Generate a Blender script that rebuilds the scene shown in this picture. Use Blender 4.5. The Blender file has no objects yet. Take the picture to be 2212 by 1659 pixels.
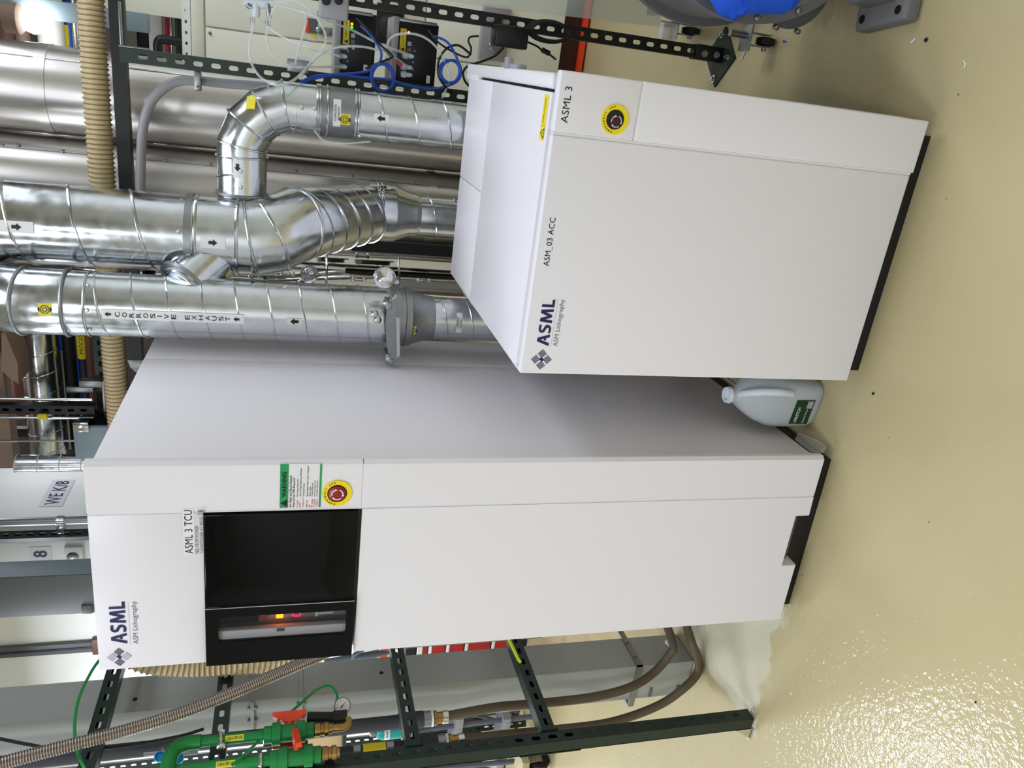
import bpy, bmesh, math, random
from mathutils import Vector, Matrix

random.seed(7)
SC = bpy.context.scene
COL = SC.collection
V = Vector

# ------------------------------------------------------------------ camera
# real-world metres: X right, Y away from the camera, Z up; floor is z = 0
FPX, PITCH, YAW, ROLL = 1676.5, .2831, .3917, .0195
CAM = V((0, 0, 1.6))
_cy, _sy, _cp, _sp = math.cos(YAW), math.sin(YAW), math.cos(PITCH), math.sin(PITCH)
FW = V((-_sy * _cp, _cy * _cp, -_sp))
_rt = V((_cy, _sy, 0)); _up = _rt.cross(FW)
RT = math.cos(ROLL) * _rt + math.sin(ROLL) * _up
UP = -math.sin(ROLL) * _rt + math.cos(ROLL) * _up
cam_d = bpy.data.cameras.new('camera'); cam = bpy.data.objects.new('camera', cam_d); COL.objects.link(cam)
cam_d.sensor_fit = 'HORIZONTAL'; cam_d.sensor_width = 36; cam_d.lens = FPX / 2212 * 36
cam_d.clip_start = .05; cam_d.clip_end = 60
_m = Matrix((-UP, RT, -FW)).transposed().to_4x4()      # the phone was held turned: image right is down
_m.translation = CAM; cam.matrix_world = _m
SC.camera = cam

# ------------------------------------------------------------------ world, exposure, ceiling lamps
w = bpy.data.worlds.new('world'); SC.world = w; w.use_nodes = True
w.node_tree.nodes['Background'].inputs[0].default_value = (.86, .93, 1, 1)
w.node_tree.nodes['Background'].inputs[1].default_value = .05
SC.view_settings.view_transform = 'Standard'; SC.view_settings.look = 'None'
SC.view_settings.gamma = 1; SC.view_settings.use_curve_mapping = False
SC.view_settings.exposure = 0.0
LAMP_POWER = 7.7
LAMP_SPOTS = [  # x, y, length along y, width, power factor
    (-4.7, 3.3, 1.3, .34, 2.3), (-5.0, 1.5, 1.3, .32, 1.0), (-3.2, .2, 1.3, .32, 1.0), (-1.5, -.9, 1.3, .32, 1.3), (-.35, 2.1, 1.6, .9, .42),  # second lamp is added to brighten the left wall
    (-.4, -2.4, 1.3, .32, 1.0), (1.9, 3.2, 2.4, 1.1, 1.25), (-1.7, 4.9, 1.3, .3, .4)]  # wide lamps enlarged for softer shadows; right one placed to brighten the cream cabinet

# ------------------------------------------------------------------ unprojection helpers (pixel + one known plane -> point)
def ray(ix, iy): return FW + RT * ((829.5 - iy) / FPX) + UP * ((1106 - ix) / FPX)
def at(ix, iy, Y): d = ray(ix, iy); return CAM + d * (Y / d.y)
def atx(ix, iy, X): d = ray(ix, iy); return CAM + d * (X / d.x)
def atz(ix, iy, Z): d = ray(ix, iy); return CAM + d * ((Z - 1.6) / d.z)
def on_cyl(c, r, ix, iy):            # hit on an upright cylinder -> angle (0 faces -Y, + towards +X), z
    d = ray(ix, iy); ox, oy = -c[0], -c[1]
    A = d.x ** 2 + d.y ** 2; B = 2 * (ox * d.x + oy * d.y); Cc = ox * ox + oy * oy - r * r
    D = B * B - 4 * A * Cc
    t = (-B - math.sqrt(max(D, 0))) / (2 * A); p = CAM + d * t
    return math.atan2(p.x - c[0], -(p.y - c[1])), p.z

# ------------------------------------------------------------------ materials
def lin(c):
    f = lambda v: v / 12.92 if v <= .04045 else ((v + .055) / 1.055) ** 2.4
    return (f(c[0] / 255), f(c[1] / 255), f(c[2] / 255), 1)
MATS = {}
def mat(name, rgb, rough=.5, metal=0, var=0, vscale=6, bump=0, bscale=80, alpha=1, trans=0, emit=None, estr=0, coat=0,
        stretch=(1, 1, 1), spec=.5, rvar=0, ior=1.45):
    m = bpy.data.materials.new(name); m.use_nodes = True; MATS[name] = m
    nt = m.node_tree; b = nt.nodes['Principled BSDF']; b.inputs['IOR'].default_value = ior
    c = lin(rgb)
    b.inputs['Base Color'].default_value = c; b.inputs['Roughness'].default_value = rough; b.inputs['Metallic'].default_value = metal
    b.inputs['Specular IOR Level'].default_value = spec
    if alpha < 1: b.inputs['Alpha'].default_value = alpha
    if trans: b.inputs['Transmission Weight'].default_value = trans
    if coat: b.inputs['Coat Weight'].default_value = coat; b.inputs['Coat Roughness'].default_value = .08
    if emit: b.inputs['Emission Color'].default_value = lin(emit); b.inputs['Emission Strength'].default_value = estr
    if var or bump or rvar:
        tc = nt.nodes.new('ShaderNodeTexCoord'); mp = nt.nodes.new('ShaderNodeMapping'); mp.inputs['Scale'].default_value = stretch
        nt.links.new(tc.outputs['Object'], mp.inputs[0])
    if var or rvar:
        n = nt.nodes.new('ShaderNodeTexNoise'); n.inputs['Scale'].default_value = vscale; n.inputs['Detail'].default_value = 5
        nt.links.new(mp.outputs[0], n.inputs['Vector'])
        if var:
            r = nt.nodes.new('ShaderNodeValToRGB')
            r.color_ramp.elements[0].position = .3; r.color_ramp.elements[1].position = .7
            r.color_ramp.elements[0].color = tuple(max(0, x * (1 - var)) for x in c[:3]) + (1,)
            r.color_ramp.elements[1].color = tuple(min(1, x * (1 + var)) for x in c[:3]) + (1,)
            nt.links.new(n.outputs['Fac'], r.inputs[0]); nt.links.new(r.outputs[0], b.inputs['Base Color'])
        if rvar:
            mr = nt.nodes.new('ShaderNodeMapRange'); mr.inputs[1].default_value = .3; mr.inputs[2].default_value = .7
            mr.inputs[3].default_value = rough - rvar; mr.inputs[4].default_value = rough + rvar
            nt.links.new(n.outputs['Fac'], mr.inputs[0]); nt.links.new(mr.outputs[0], b.inputs['Roughness'])
    if bump:
        n2 = nt.nodes.new('ShaderNodeTexNoise'); n2.inputs['Scale'].default_value = bscale; n2.inputs['Detail'].default_value = 3
        bp = nt.nodes.new('ShaderNodeBump'); bp.inputs['Strength'].default_value = bump; bp.inputs['Distance'].default_value = .01
        nt.links.new(mp.outputs[0], n2.inputs['Vector']); nt.links.new(n2.outputs['Fac'], bp.inputs['Height'])
        nt.links.new(bp.outputs[0], b.inputs['Normal'])
    return m

WHITE = mat('white_powder_coat', (229, 226, 230), .38, bump=.02, bscale=420)
WHITE2 = mat('white_label_vinyl', (226, 226, 226), .45)
CREAM = mat('cream_enamel', (238, 238, 220), .4)
WALLW = mat('white_wall_paint', (238, 239, 234), .6, var=.02, vscale=3)
BLACKGLASS = mat('black_glass', (7, 8, 8), .06, spec=.2)
BLACK = mat('black_plastic', (14, 14, 16), .4)
RUBBER = mat('black_rubber', (20, 20, 21), .65)
DARKCAV = mat('dark_interior', (16, 14, 12), .8)
GALV = mat('galvanised_steel', (208, 212, 215), .2, 1, var=.07, vscale=26, bump=.05, bscale=14, rvar=.07)
GALVB = mat('galvanised_bead', (200, 205, 208), .22, 1)
ZINC = mat('dull_zinc', (150, 153, 155), .42, 1, var=.08, vscale=22)
ALU = mat('aluminium_jacket', (216, 212, 208), .29, 1, var=.1, vscale=7, stretch=(2.2, 2.2, .05), rvar=.06)
MIRROR = mat('polished_steel', (205, 200, 190), .045, 1, bump=.08, bscale=5)
CHROME = mat('chrome', (222, 224, 226), .1, 1)
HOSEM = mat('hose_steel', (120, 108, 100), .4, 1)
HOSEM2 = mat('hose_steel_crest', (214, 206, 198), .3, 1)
STEEL = mat('brushed_steel', (150, 152, 154), .35, 1)
STRUT = mat('dark_green_strut_paint', (22, 40, 32), .38, var=.12, vscale=9)
STRUTB = mat('black_green_strut_paint', (11, 15, 14), .45)
HOSE = mat('beige_hose_plastic', (206, 192, 152), .35, var=.07, vscale=7)
HOSER = mat('brown_hose_rib', (150, 118, 74), .4)
GREY = mat('grey_enamel', (160, 163, 158), .45, var=.03, vscale=3)
GREYD = mat('dark_grey_enamel', (96, 98, 98), .45)
BLUEGREY = mat('blue_grey_enamel', (138, 156, 166), .4)
CONDUIT = mat('grey_pvc', (150, 150, 154), .4)
BLACKPIPE = mat('black_foam_pipe', (58, 60, 64), .7, bump=.1, bscale=60)
BROWNH = mat('brown_rubber_hose', (88, 76, 58), .55)
GREENP = mat('green_pipe_plastic', (22, 128, 60), .35)
GREENT = mat('green_tubing', (24, 142, 66), .3)
ORANGE = mat('orange_valve_plastic', (232, 70, 32), .35)
RED = mat('red_enamel', (178, 30, 30), .4)
BRASS = mat('brass', (168, 136, 82), .3, 1, var=.15, vscale=40)
BLUEC = mat('blue_cable', (36, 78, 178), .4)
BLUETAPE = mat('blue_painters_tape', (22, 86, 214), .6, bump=.3, bscale=30)
TUBE = mat('clear_tubing', (232, 238, 238), .2, alpha=.42)
FITW = mat('white_fitting_plastic', (214, 222, 230), .35)
YELLOW = mat('yellow_vinyl', (240, 216, 24), .45)
YELLOW2 = mat('yellow_label', (222, 206, 52), .5)
GREENL = mat('green_label_ink', (26, 150, 84), .5)
DKGREEN = mat('dark_green_label', (18, 58, 32), .4)
NAVY = mat('navy_ink', (28, 24, 82), .5)
GREYINK = mat('grey_ink', (118, 116, 124), .5)
LILAC = mat('pale_grey_ink', (186, 184, 194), .5)
BLACKINK = mat('black_ink', (16, 16, 18), .5)
REDINK = mat('red_ink', (190, 40, 56), .5)
REDBTN = mat('red_button', (150, 26, 24), .35)
MAROON = mat('dark_maroon', (62, 22, 14), .5)
JUG = mat('translucent_jug_plastic', (214, 222, 226), .4, trans=.35)
SHEET = mat('translucent_sheet', (196, 204, 190), .35, alpha=.38)
CLEARW = mat('clear_wrap', (226, 228, 226), .18, alpha=.4, bump=.5, bscale=30)
GLASSP = mat('smoked_pane', (40, 40, 42), .04, alpha=.22)
PANELG = mat('grey_control_panel', (150, 146, 148), .45)
MOTORG = mat('grey_motor_paint', (112, 112, 112), .45)
CARD = mat('tan_cardboard', (206, 178, 136), .75)
TEAL = mat('teal_liquid_plastic', (28, 150, 146), .2)
BEIGE = mat('taupe_beam_paint', (150, 126, 112), .6)
BROWNP = mat('brown_pipe', (112, 70, 58), .5)
ORLAMP = mat('orange_lamp', (255, 120, 10), .4, emit=(255, 130, 10), estr=6)
REDLED = mat('red_led', (255, 20, 90), .4, emit=(255, 20, 80), estr=2.5)
REDLAMP = mat('dim_red_lamp', (170, 50, 44), .4, emit=(150, 30, 24), estr=.3)
GRNLED = mat('green_led', (60, 255, 20), .4, emit=(60, 255, 20), estr=5)
ORLED = mat('orange_led', (255, 120, 10), .4, emit=(255, 110, 10), estr=6)
LAMPW = mat('lamp_glow', (255, 255, 255), .4, emit=(250, 252, 255), estr=25)
BLUECAP = mat('blue_valve_cap', (20, 150, 220), .3)
DKBLUE = mat('dark_blue_pipe', (40, 48, 74), .45)
LADDERG = mat('slate_ladder_metal', (92, 100, 114), .4)
REDPINK = mat('crimson_pipe', (176, 30, 70), .35)
WALLD = mat('back_wall_paint', (150, 142, 134), .7)
CEILM = mat('ceiling_paint', (176, 174, 170), .8)
KHAKI = mat('khaki_plastic_wrap', (176, 168, 128), .5)
SAFETYY = mat('yellow_green_tape', (206, 222, 40), .5)
FROST = mat('frosted_tape_roll', (150, 150, 156), .4, var=.2, vscale=60, stretch=(1, 1, .1))

def floor_material():
    m = bpy.data.materials.new('epoxy_floor'); m.use_nodes = True; nt = m.node_tree; b = nt.nodes['Principled BSDF']
    N = nt.nodes.new; L = nt.links.new
    geo = N('ShaderNodeNewGeometry')
    n1 = N('ShaderNodeTexNoise'); n1.inputs['Scale'].default_value = 1.3; n1.inputs['Detail'].default_value = 6
    L(geo.outputs['Position'], n1.inputs['Vector'])
    r1 = N('ShaderNodeValToRGB'); r1.color_ramp.elements[0].position = .3; r1.color_ramp.elements[1].position = .75
    r1.color_ramp.elements[0].color = lin((179, 165, 124)); r1.color_ramp.elements[1].color = lin((190, 176, 135))
    L(n1.outputs['Fac'], r1.inputs[0])
    # worn pale patch beside the trunking: a rough-edged quadrilateral of bare coating
    sep = N('ShaderNodeSeparateXYZ'); nz = N('ShaderNodeTexNoise'); nz.inputs['Scale'].default_value = 9; nz.inputs['Detail'].default_value = 5
    L(geo.outputs['Position'], nz.inputs['Vector'])
    ad = N('ShaderNodeVectorMath'); ad.operation = 'MULTIPLY_ADD'; ad.inputs[1].default_value = (.12, .22, 0); 
    L(nz.outputs['Color'], ad.inputs[0]); L(geo.outputs['Position'], ad.inputs[2]); L(ad.outputs[0], sep.inputs[0])
    def rng(sock, a, bb):
        g = N('ShaderNodeMapRange'); g.interpolation_type = 'SMOOTHSTEP'; g.inputs[1].default_value = a; g.inputs[2].default_value = bb
        L(sock, g.inputs[0]); return g.outputs[0]
    def mul(a, c):
        q = N('ShaderNodeMath'); q.operation = 'MULTIPLY'; L(a, q.inputs[0]); L(c, q.inputs[1]); return q.outputs[0]
    k = mul(mul(rng(sep.outputs[0], -1.98, -1.95), rng(sep.outputs[0], -1.42, -1.5)), mul(rng(sep.outputs[1], 1.84, 1.87), rng(sep.outputs[1], 2.5, 2.44)))
    mx = N('ShaderNodeMix'); mx.data_type = 'RGBA'; mx.inputs[7].default_value = lin((214, 214, 196))
    kk = N('ShaderNodeMath'); kk.operation = 'MULTIPLY'; kk.inputs[1].default_value = .5; L(k, kk.inputs[0])
    L(kk.outputs[0], mx.inputs[0]); L(r1.outputs[0], mx.inputs[6])
    # dark specks
    vo = N('ShaderNodeTexVoronoi'); vo.inputs['Scale'].default_value = 9; vo.feature = 'F1'
    L(geo.outputs['Position'], vo.inputs['Vector'])
    sp = N('ShaderNodeMapRange'); sp.inputs[1].default_value = .018; sp.inputs[2].default_value = .034; sp.inputs[3].default_value = 1; sp.inputs[4].default_value = 0
    L(vo.outputs['Distance'], sp.inputs[0])
    gate = N('ShaderNodeMapRange'); gate.inputs[1].default_value = .55; gate.inputs[2].default_value = .6
    sc2 = N('ShaderNodeSeparateColor'); L(vo.outputs['Color'], sc2.inputs[0]); L(sc2.outputs[0], gate.inputs[0])
    sm = mul(sp.outputs[0], gate.outputs[0])
    mx2 = N('ShaderNodeMix'); mx2.data_type = 'RGBA'; mx2.inputs[7].default_value = lin((96, 84, 58))
    L(sm, mx2.inputs[0]); L(mx.outputs[2], mx2.inputs[6]); L(mx2.outputs[2], b.inputs['Base Color'])
    b.inputs['Roughness'].default_value = .5; b.inputs['Coat Weight'].default_value = .6; b.inputs['Coat Roughness'].default_value = .06
    b.inputs['Specular IOR Level'].default_value = .15
    n2 = N('ShaderNodeTexNoise'); n2.inputs['Scale'].default_value = 58; n2.inputs['Detail'].default_value = 2
    bp = N('ShaderNodeBump'); bp.inputs['Strength'].default_value = .2; bp.inputs['Distance'].default_value = .012
    L(geo.outputs['Position'], n2.inputs['Vector']); L(n2.outputs['Fac'], bp.inputs['Height'])
    L(bp.outputs[0], b.inputs['Coat Normal'])
    bp2 = N('ShaderNodeBump'); bp2.inputs['Strength'].default_value = .03; bp2.inputs['Distance'].default_value = .01
    L(n2.outputs['Fac'], bp2.inputs['Height']); L(bp2.outputs[0], b.inputs['Normal'])
    return m
FLOORM = floor_material()

# ------------------------------------------------------------------ object helpers
ORG = {}
def thing(name, label, cat, loc=(0, 0, 0), rot=0, group=None):
    o = bpy.data.objects.new(name, None); COL.objects.link(o); o.empty_display_size = .05
    o.location = loc; o.rotation_euler = (0, 0, rot); o['label'] = label; o['category'] = cat
    if group: o['group'] = group
    ORG[o.name] = (V((0, 0, 0)) if rot else V(loc)); return o
def tag(o, label, cat, group=None):
    o['label'] = label; o['category'] = cat
    if group: o['group'] = group
    return o
def struct(o): o['kind'] = 'structure'; return o

class MB:
    def __init__(s): s.v = []; s.f = []
    def add(s, vs, fs):
        k = len(s.v); s.v += [V(p) for p in vs]; s.f += [tuple(i + k for i in f) for f in fs]; return s
    def box(s, x0, x1, y0, y1, z0, z1, bev=0, seg=2, M=None):
        if x0 > x1: x0, x1 = x1, x0
        if y0 > y1: y0, y1 = y1, y0
        if z0 > z1: z0, z1 = z1, z0
        if bev:
            bm = bmesh.new(); bmesh.ops.create_cube(bm, size=1)
            for q in bm.verts: q.co = V(((x0 + x1) / 2 + q.co.x * (x1 - x0), (y0 + y1) / 2 + q.co.y * (y1 - y0), (z0 + z1) / 2 + q.co.z * (z1 - z0)))
            bmesh.ops.bevel(bm, geom=bm.edges[:], offset=bev, segments=seg, affect='EDGES', profile=.5)
            bm.verts.index_update()
            vs = [q.co.copy() for q in bm.verts]; fs = [[q.index for q in f.verts] for f in bm.faces]; bm.free()
        else:
            vs = [V((x, y, z)) for x in (x0, x1) for y in (y0, y1) for z in (z0, z1)]
            fs = [(0, 1, 3, 2), (4, 6, 7, 5), (0, 4, 5, 1), (2, 3, 7, 6), (0, 2, 6, 4), (1, 5, 7, 3)]
        if M: vs = [M @ p for p in vs]
        return s.add(vs, fs)
    def obox(s, c, ux, uy, uz, hx, hy, hz, bev=0):      # oriented box: centre, axes, half sizes
        M = Matrix((ux, uy, uz)).transposed().to_4x4(); M.translation = V(c)
        return s.box(-hx, hx, -hy, hy, -hz, hz, bev, 2, M)
    def prism(s, poly, d, tri=False):                 # closed 3D polygon extruded by d
        n = len(poly); d = V(d); vs = [V(p) for p in poly] + [V(p) + d for p in poly]
        fs = [tuple(range(n))[::-1], tuple(range(n, 2 * n))] + [(i, (i + 1) % n, n + (i + 1) % n, n + i) for i in range(n)]
        return s.add(vs, fs)
    def quad(s, a, b, c, d): return s.add([a, b, c, d], [(0, 1, 2, 3)])
    def tube(s, pts, r, n=12, cap=True, closed=False):
        pts = [V(p) for p in pts]; m = len(pts); vs = []; fs = []; nrm = None
        rr = r if hasattr(r, '__len__') else [r] * m
        for i in range(m):
            if closed: t = pts[(i + 1) % m] - pts[i - 1]
            else: t = pts[min(i + 1, m - 1)] - pts[max(i - 1, 0)]
            if t.length < 1e-9: t = V((0, 0, 1))
            t.normalize()
            if nrm is None: nrm = t.orthogonal().normalized()
            else:
                nrm = nrm - t * nrm.dot(t)
                nrm = nrm.normalized() if nrm.length > 1e-6 else t.orthogonal().normalized()
            bn = t.cross(nrm)
            for j in range(n):
                a = 2 * math.pi * j / n; vs.append(pts[i] + (nrm * math.cos(a) + bn * math.sin(a)) * rr[i])
        last = m if closed else m - 1
        for i in range(last):
            for j in range(n):
                a = i * n + j; b = i * n + (j + 1) % n; c = ((i + 1) % m) * n + (j + 1) % n; d = ((i + 1) % m) * n + j
                fs.append((a, b, c, d))
        if cap and not closed: fs.append(tuple(range(n))[::-1]); fs.append(tuple(range((m - 1) * n, m * n)))
        return s.add(vs, fs)
    def cyl(s, a, b, r, n=20, r2=None): return s.tube([a, b], [r, r if r2 is None else r2], n)
    def lathe(s, c, axis, prof, n=28):               # prof: (radius, distance along axis)
        axis = V(axis).normalized(); c = V(c)
        return s.tube([c + axis * q[1] for q in prof], [max(q[0], 1e-4) for q in prof], n) if False else s._lathe(c, axis, prof, n)
    def _lathe(s, c, axis, prof, n):
        u = axis.orthogonal().normalized(); w_ = axis.cross(u); vs = []; fs = []
        for r, h in prof:
            for j in range(n):
                a = 2 * math.pi * j / n; vs.append(c + axis * h + (u * math.cos(a) + w_ * math.sin(a)) * max(r, 1e-5))
        for i in range(len(prof) - 1):
            for j in range(n):
                fs.append((i * n + j, i * n + (j + 1) % n, (i + 1) * n + (j + 1) % n, (i + 1) * n + j))
        fs.append(tuple(range(n))[::-1]); fs.append(tuple(range((len(prof) - 1) * n, len(prof) * n)))
        return s.add(vs, fs)
    def sphere(s, c, r, n=14, sc=(1, 1, 1)):
        c = V(c); h = n // 2; vs = []; fs = []
        for i in range(h + 1):
            th = math.pi * i / h
            for j in range(n):
                a = 2 * math.pi * j / n
                vs.append(c + V((r * sc[0] * math.sin(th) * math.cos(a), r * sc[1] * math.sin(th) * math.sin(a), r * sc[2] * math.cos(th))))
        for i in range(h):
            for j in range(n): fs.append((i * n + j, (i + 1) * n + j, (i + 1) * n + (j + 1) % n, i * n + (j + 1) % n))
        return s.add(vs, fs)
    def ring(s, c, axis, R, r, n=36, m=8):
        axis = V(axis).normalized(); u = axis.orthogonal().normalized(); w_ = axis.cross(u)
        return s.tube([V(c) + (u * math.cos(2 * math.pi * i / n) + w_ * math.sin(2 * math.pi * i / n)) * R for i in range(n)], r, m, closed=True)
    def helix(s, a, b, R, r, pitch, ph=0, m=6, step=18, hand=1):
        a, b = V(a), V(b); ax = b - a; L = ax.length; ax.normalize(); u = ax.orthogonal().normalized(); w_ = ax.cross(u)
        k = max(2, int(L / pitch * step)); pts = []
        for i in range(k + 1):
            h = L * i / k; t = hand * (2 * math.pi * h / pitch) + ph; pts.append(a + ax * h + (u * math.cos(t) + w_ * math.sin(t)) * R)
        return s.tube(pts, r, m)
    def build(s, name, material, parent=None, smooth=True, ang=38, org=None, kind=None):
        if parent is not None: o0 = ORG[parent.name]
        elif org is not None: o0 = V(org)
        else:
            xs = [p.x for p in s.v]; ys = [p.y for p in s.v]; o0 = V(((min(xs) + max(xs)) / 2, (min(ys) + max(ys)) / 2, min(p.z for p in s.v)))
        me = bpy.data.meshes.new(name); me.from_pydata([p - o0 for p in s.v], [], s.f); me.update()
        bm = bmesh.new(); bm.from_mesh(me); bmesh.ops.recalc_face_normals(bm, faces=bm.faces[:]); bm.to_mesh(me); bm.free()
        if smooth:
            me.polygons.foreach_set('use_smooth', [True] * len(me.polygons)); me.set_sharp_from_angle(angle=math.radians(ang))
        me.materials.append(material)
        o = bpy.data.objects.new(name, me); COL.objects.link(o)
        if parent is not None: o.parent = parent
        else: o.location = o0
        ORG[o.name] = o0
        if kind: o['kind'] = kind
        return o

def spline(pts, n=12):
    pts = [V(p) for p in pts]; P = [pts[0] * 2 - pts[1]] + pts + [pts[-1] * 2 - pts[-2]]; out = []
    for i in range(1, len(P) - 2):
        a, b, c, d = P[i - 1], P[i], P[i + 1], P[i + 2]
        for k in range(n):
            t = k / n; out.append(.5 * ((2 * b) + (c - a) * t + (2 * a - 5 * b + 4 * c - d) * t * t + (3 * b - a - 3 * c + d) * t ** 3))
    out.append(pts[-1]); return out
def resample(pts, step):
    out = [pts[0]]; acc = 0
    for a, b in zip(pts, pts[1:]):
        L = (b - a).length; pos = step - acc
        while pos <= L: out.append(a + (b - a) * (pos / L)); pos += step
        acc = (acc + L) % step
    return out

# text as flat mesh, fitted to a w x h box
_tc = {}
def textgeo(body, bold=0):
    k = (body, bold)
    if k not in _tc:
        cu = bpy.data.curves.new('lettering', 'FONT'); cu.body = body; cu.size = 1; cu.offset = bold; cu.resolution_u = 3; cu.space_character = 1.05
        o = bpy.data.objects.new('lettering', cu); COL.objects.link(o)
        me = bpy.data.meshes.new_from_object(o); vs = [v.co.copy() for v in me.vertices]; fs = [tuple(p.vertices) for p in me.polygons]
        bpy.data.objects.remove(o); bpy.data.curves.remove(cu); bpy.data.meshes.remove(me)
        x0 = min(v.x for v in vs); x1 = max(v.x for v in vs); y0 = min(v.y for v in vs); y1 = max(v.y for v in vs)
        _tc[k] = ([((v.x - x0) / (x1 - x0), (v.y - y0) / (y1 - y0)) for v in vs], fs, (x1 - x0) / (y1 - y0))
    return _tc[k]
def add_text(mb, body, f, w_=None, h=None, bold=0):   # f maps (u,v) metres from lower-left to a point
    vs, fs, asp = textgeo(body, bold)
    if w_ is None: w_ = h * asp
    if h is None: h = w_ / asp
    mb.add([f(a * w_, b * h) for a, b in vs], fs); return w_
def flat(o, ux, uy): o = V(o); ux = V(ux); uy = V(uy); return lambda a, b: o + ux * a + uy * b

# ------------------------------------------------------------------ room shell
b = MB(); b.box(-6.5, 3.2, -3.5, 8, -.06, 0); struct(b.build('floor', FLOORM, smooth=False))
b = MB(); b.box(-6.5, 3.2, -3.5, 8, 3.9, 3.96); struct(b.build('ceiling', CEILM, smooth=False))
b = MB(); b.box(-6.5, 3.2, 7.9, 8, 0, 3.9); struct(b.build('wall_back', WALLD, smooth=False))
b = MB(); b.box(-6.6, -6.5, -3.5, 8, 0, 3.9); struct(b.build('wall_left', WALLW, smooth=False))
b = MB(); b.box(3.2, 3.3, -3.5, 8, 0, 3.9); struct(b.build('wall_right', WALLW, smooth=False))
b = MB(); b.box(-6.5, 3.2, -3.6, -3.5, 0, 3.9); struct(b.build('wall_front', WALLW, smooth=False))
b = MB(); b.box(-6.4, -3.5, 5.2, 5.3, 0, 3.9); struct(b.build('wall_partition', WALLW, smooth=False))

for i, (x, y, ln, wd, pf) in enumerate(LAMP_SPOTS):
    t = thing('ceiling_or_fill_light', 'unseen ceiling light, from a set partly added to brighten walls and cabinets', 'light', (x, y, 3.55), group='ceiling lights')
    b = MB(); b.box(x - wd / 2 - .02, x + wd / 2 + .02, y - ln / 2 - .02, y + ln / 2 + .02, 3.44, 3.52, .008); b.build('housing', WHITE, t)
    b = MB(); [b.cyl((x, y + s * ln * .35, 3.52), (x, y + s * ln * .35, 3.9), .006, 8) for s in (-1, 1)]; b.build('hanger_rod', STEEL, t)
    ld = bpy.data.lights.new('lamp_tube', 'AREA'); ld.shape = 'RECTANGLE'; ld.size = wd; ld.size_y = ln; ld.energy = LAMP_POWER * pf * 6
    ld.color = (.88, .945, 1.06)
    lo = bpy.data.objects.new('lamp_tube', ld); COL.objects.link(lo); lo.location = (0, 0, 3.43 - 3.55); lo.parent = t

# ------------------------------------------------------------------ tall cabinet (local frame: x left negative, front at y = 0)
TA = .021; TO = V((-.928, 1.728, 0)); TU = V((math.cos(TA), math.sin(TA), 0)); TN = V((-math.sin(TA), math.cos(TA), 0))
def TL(ix, iy): d = ray(ix, iy); p = CAM + d * (((TO - CAM).dot(TN)) / d.dot(TN)); return (p - TO).dot(TU), p.z
tall = thing('equipment_cabinet', 'tall white equipment cabinet with black glass window panel on its front', 'cabinet', TO, TA)
fx = lambda z, x: V((x, 0, z))
def face(x, z, y=-.0012): return V((x, y, z))
EPS = -.0012
b = MB(); b.box(-.575, -.012, .04, .74, .07, 2.028, .004); b.build('side_panel', WHITE, tall)
b = MB(); b.box(-.575, -.014, .742, 1.02, .07, 2.028, .004); b.build('rear_frame', WHITE, tall)
b = MB(); b.box(-.56, -.03, .04, 1.0, .0, .07); b.build('plinth', BLACK, tall)
b = MB(); b.box(-.572, -.016, .026, .039, .075, 1.412); b.box(-.572, -.016, .026, .039, 1.788, 2.026); b.box(-.4, -.016, .026, .039, 1.412, 1.788); b.build('door_gasket', GREYD, tall)
def panel(x0, x1, z0, z1, bev=.003, y0=0, y1=.025): return MB().box(x0, x1, y0, y1, z0, z1, bev)
panel(-.584, -.136, 1.786, 2.038).build('upper_door', WHITE, tall)
# lower-left door with the toe notch cut out of its bottom edge
out = [(-.584, .054), (-.376, .054), (-.376, .104), (-.2, .104), (-.2, .057), (-.1365, .059), (-.1365, 1.408), (-.584, 1.408)]
MB().prism([V((x, 0, z)) for x, z in out], (0, .022, 0)).build('lower_door', WHITE, tall, False)
MB().prism([V((-.376, .0, .104)), V((-.376, 0, .054)), V((-.37, .05, .06)), V((-.364, .06, .098))], (-.003, 0, 0)).build('torn_flap', WHITE, tall, False)
b = MB(); b.box(-.37, -.3, .03, .034, .09, .106); b.box(-.28, -.2, .03, .034, .095, .106); b.build('torn_liner', CARD, tall, False)
def strip(z0, z1):            # narrow right-hand door strip with a chamfered outer edge
    return MB().prism([V((-.1305, 0, z0)), V((-.009, 0, z0)), V((0, .010, z0)), V((0, .025, z0)), V((-.1305, .025, z0))], (0, 0, z1 - z0))
MB().box(-.1305, -.009, .0016, .02, 1.4095, 1.4125).build('groove', WHITE, tall, False)
strip(1.4125, 2.038).build('strip_door', WHITE, tall, False)
strip(.060, 1.4095).build('strip_door', WHITE, tall, False)
MB().box(-.1365, -.1305, .0022, .02, .06, 2.036).build('groove', WHITE, tall, False)
MB().prism([V((-.1375, -.008, 1.786)), V((-.129, -.008, 1.786)), V((-.129, 0, 1.786)), V((-.1375, 0, 1.786))], (0, 0, .012)).build('hinge_tab', GREY, tall, False)
# black glass
b = MB().box(-.406, -.141, -.006, .02, 1.417, 1.784, .0015); b.build('glass_panel', BLACKGLASS, tall)
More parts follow.
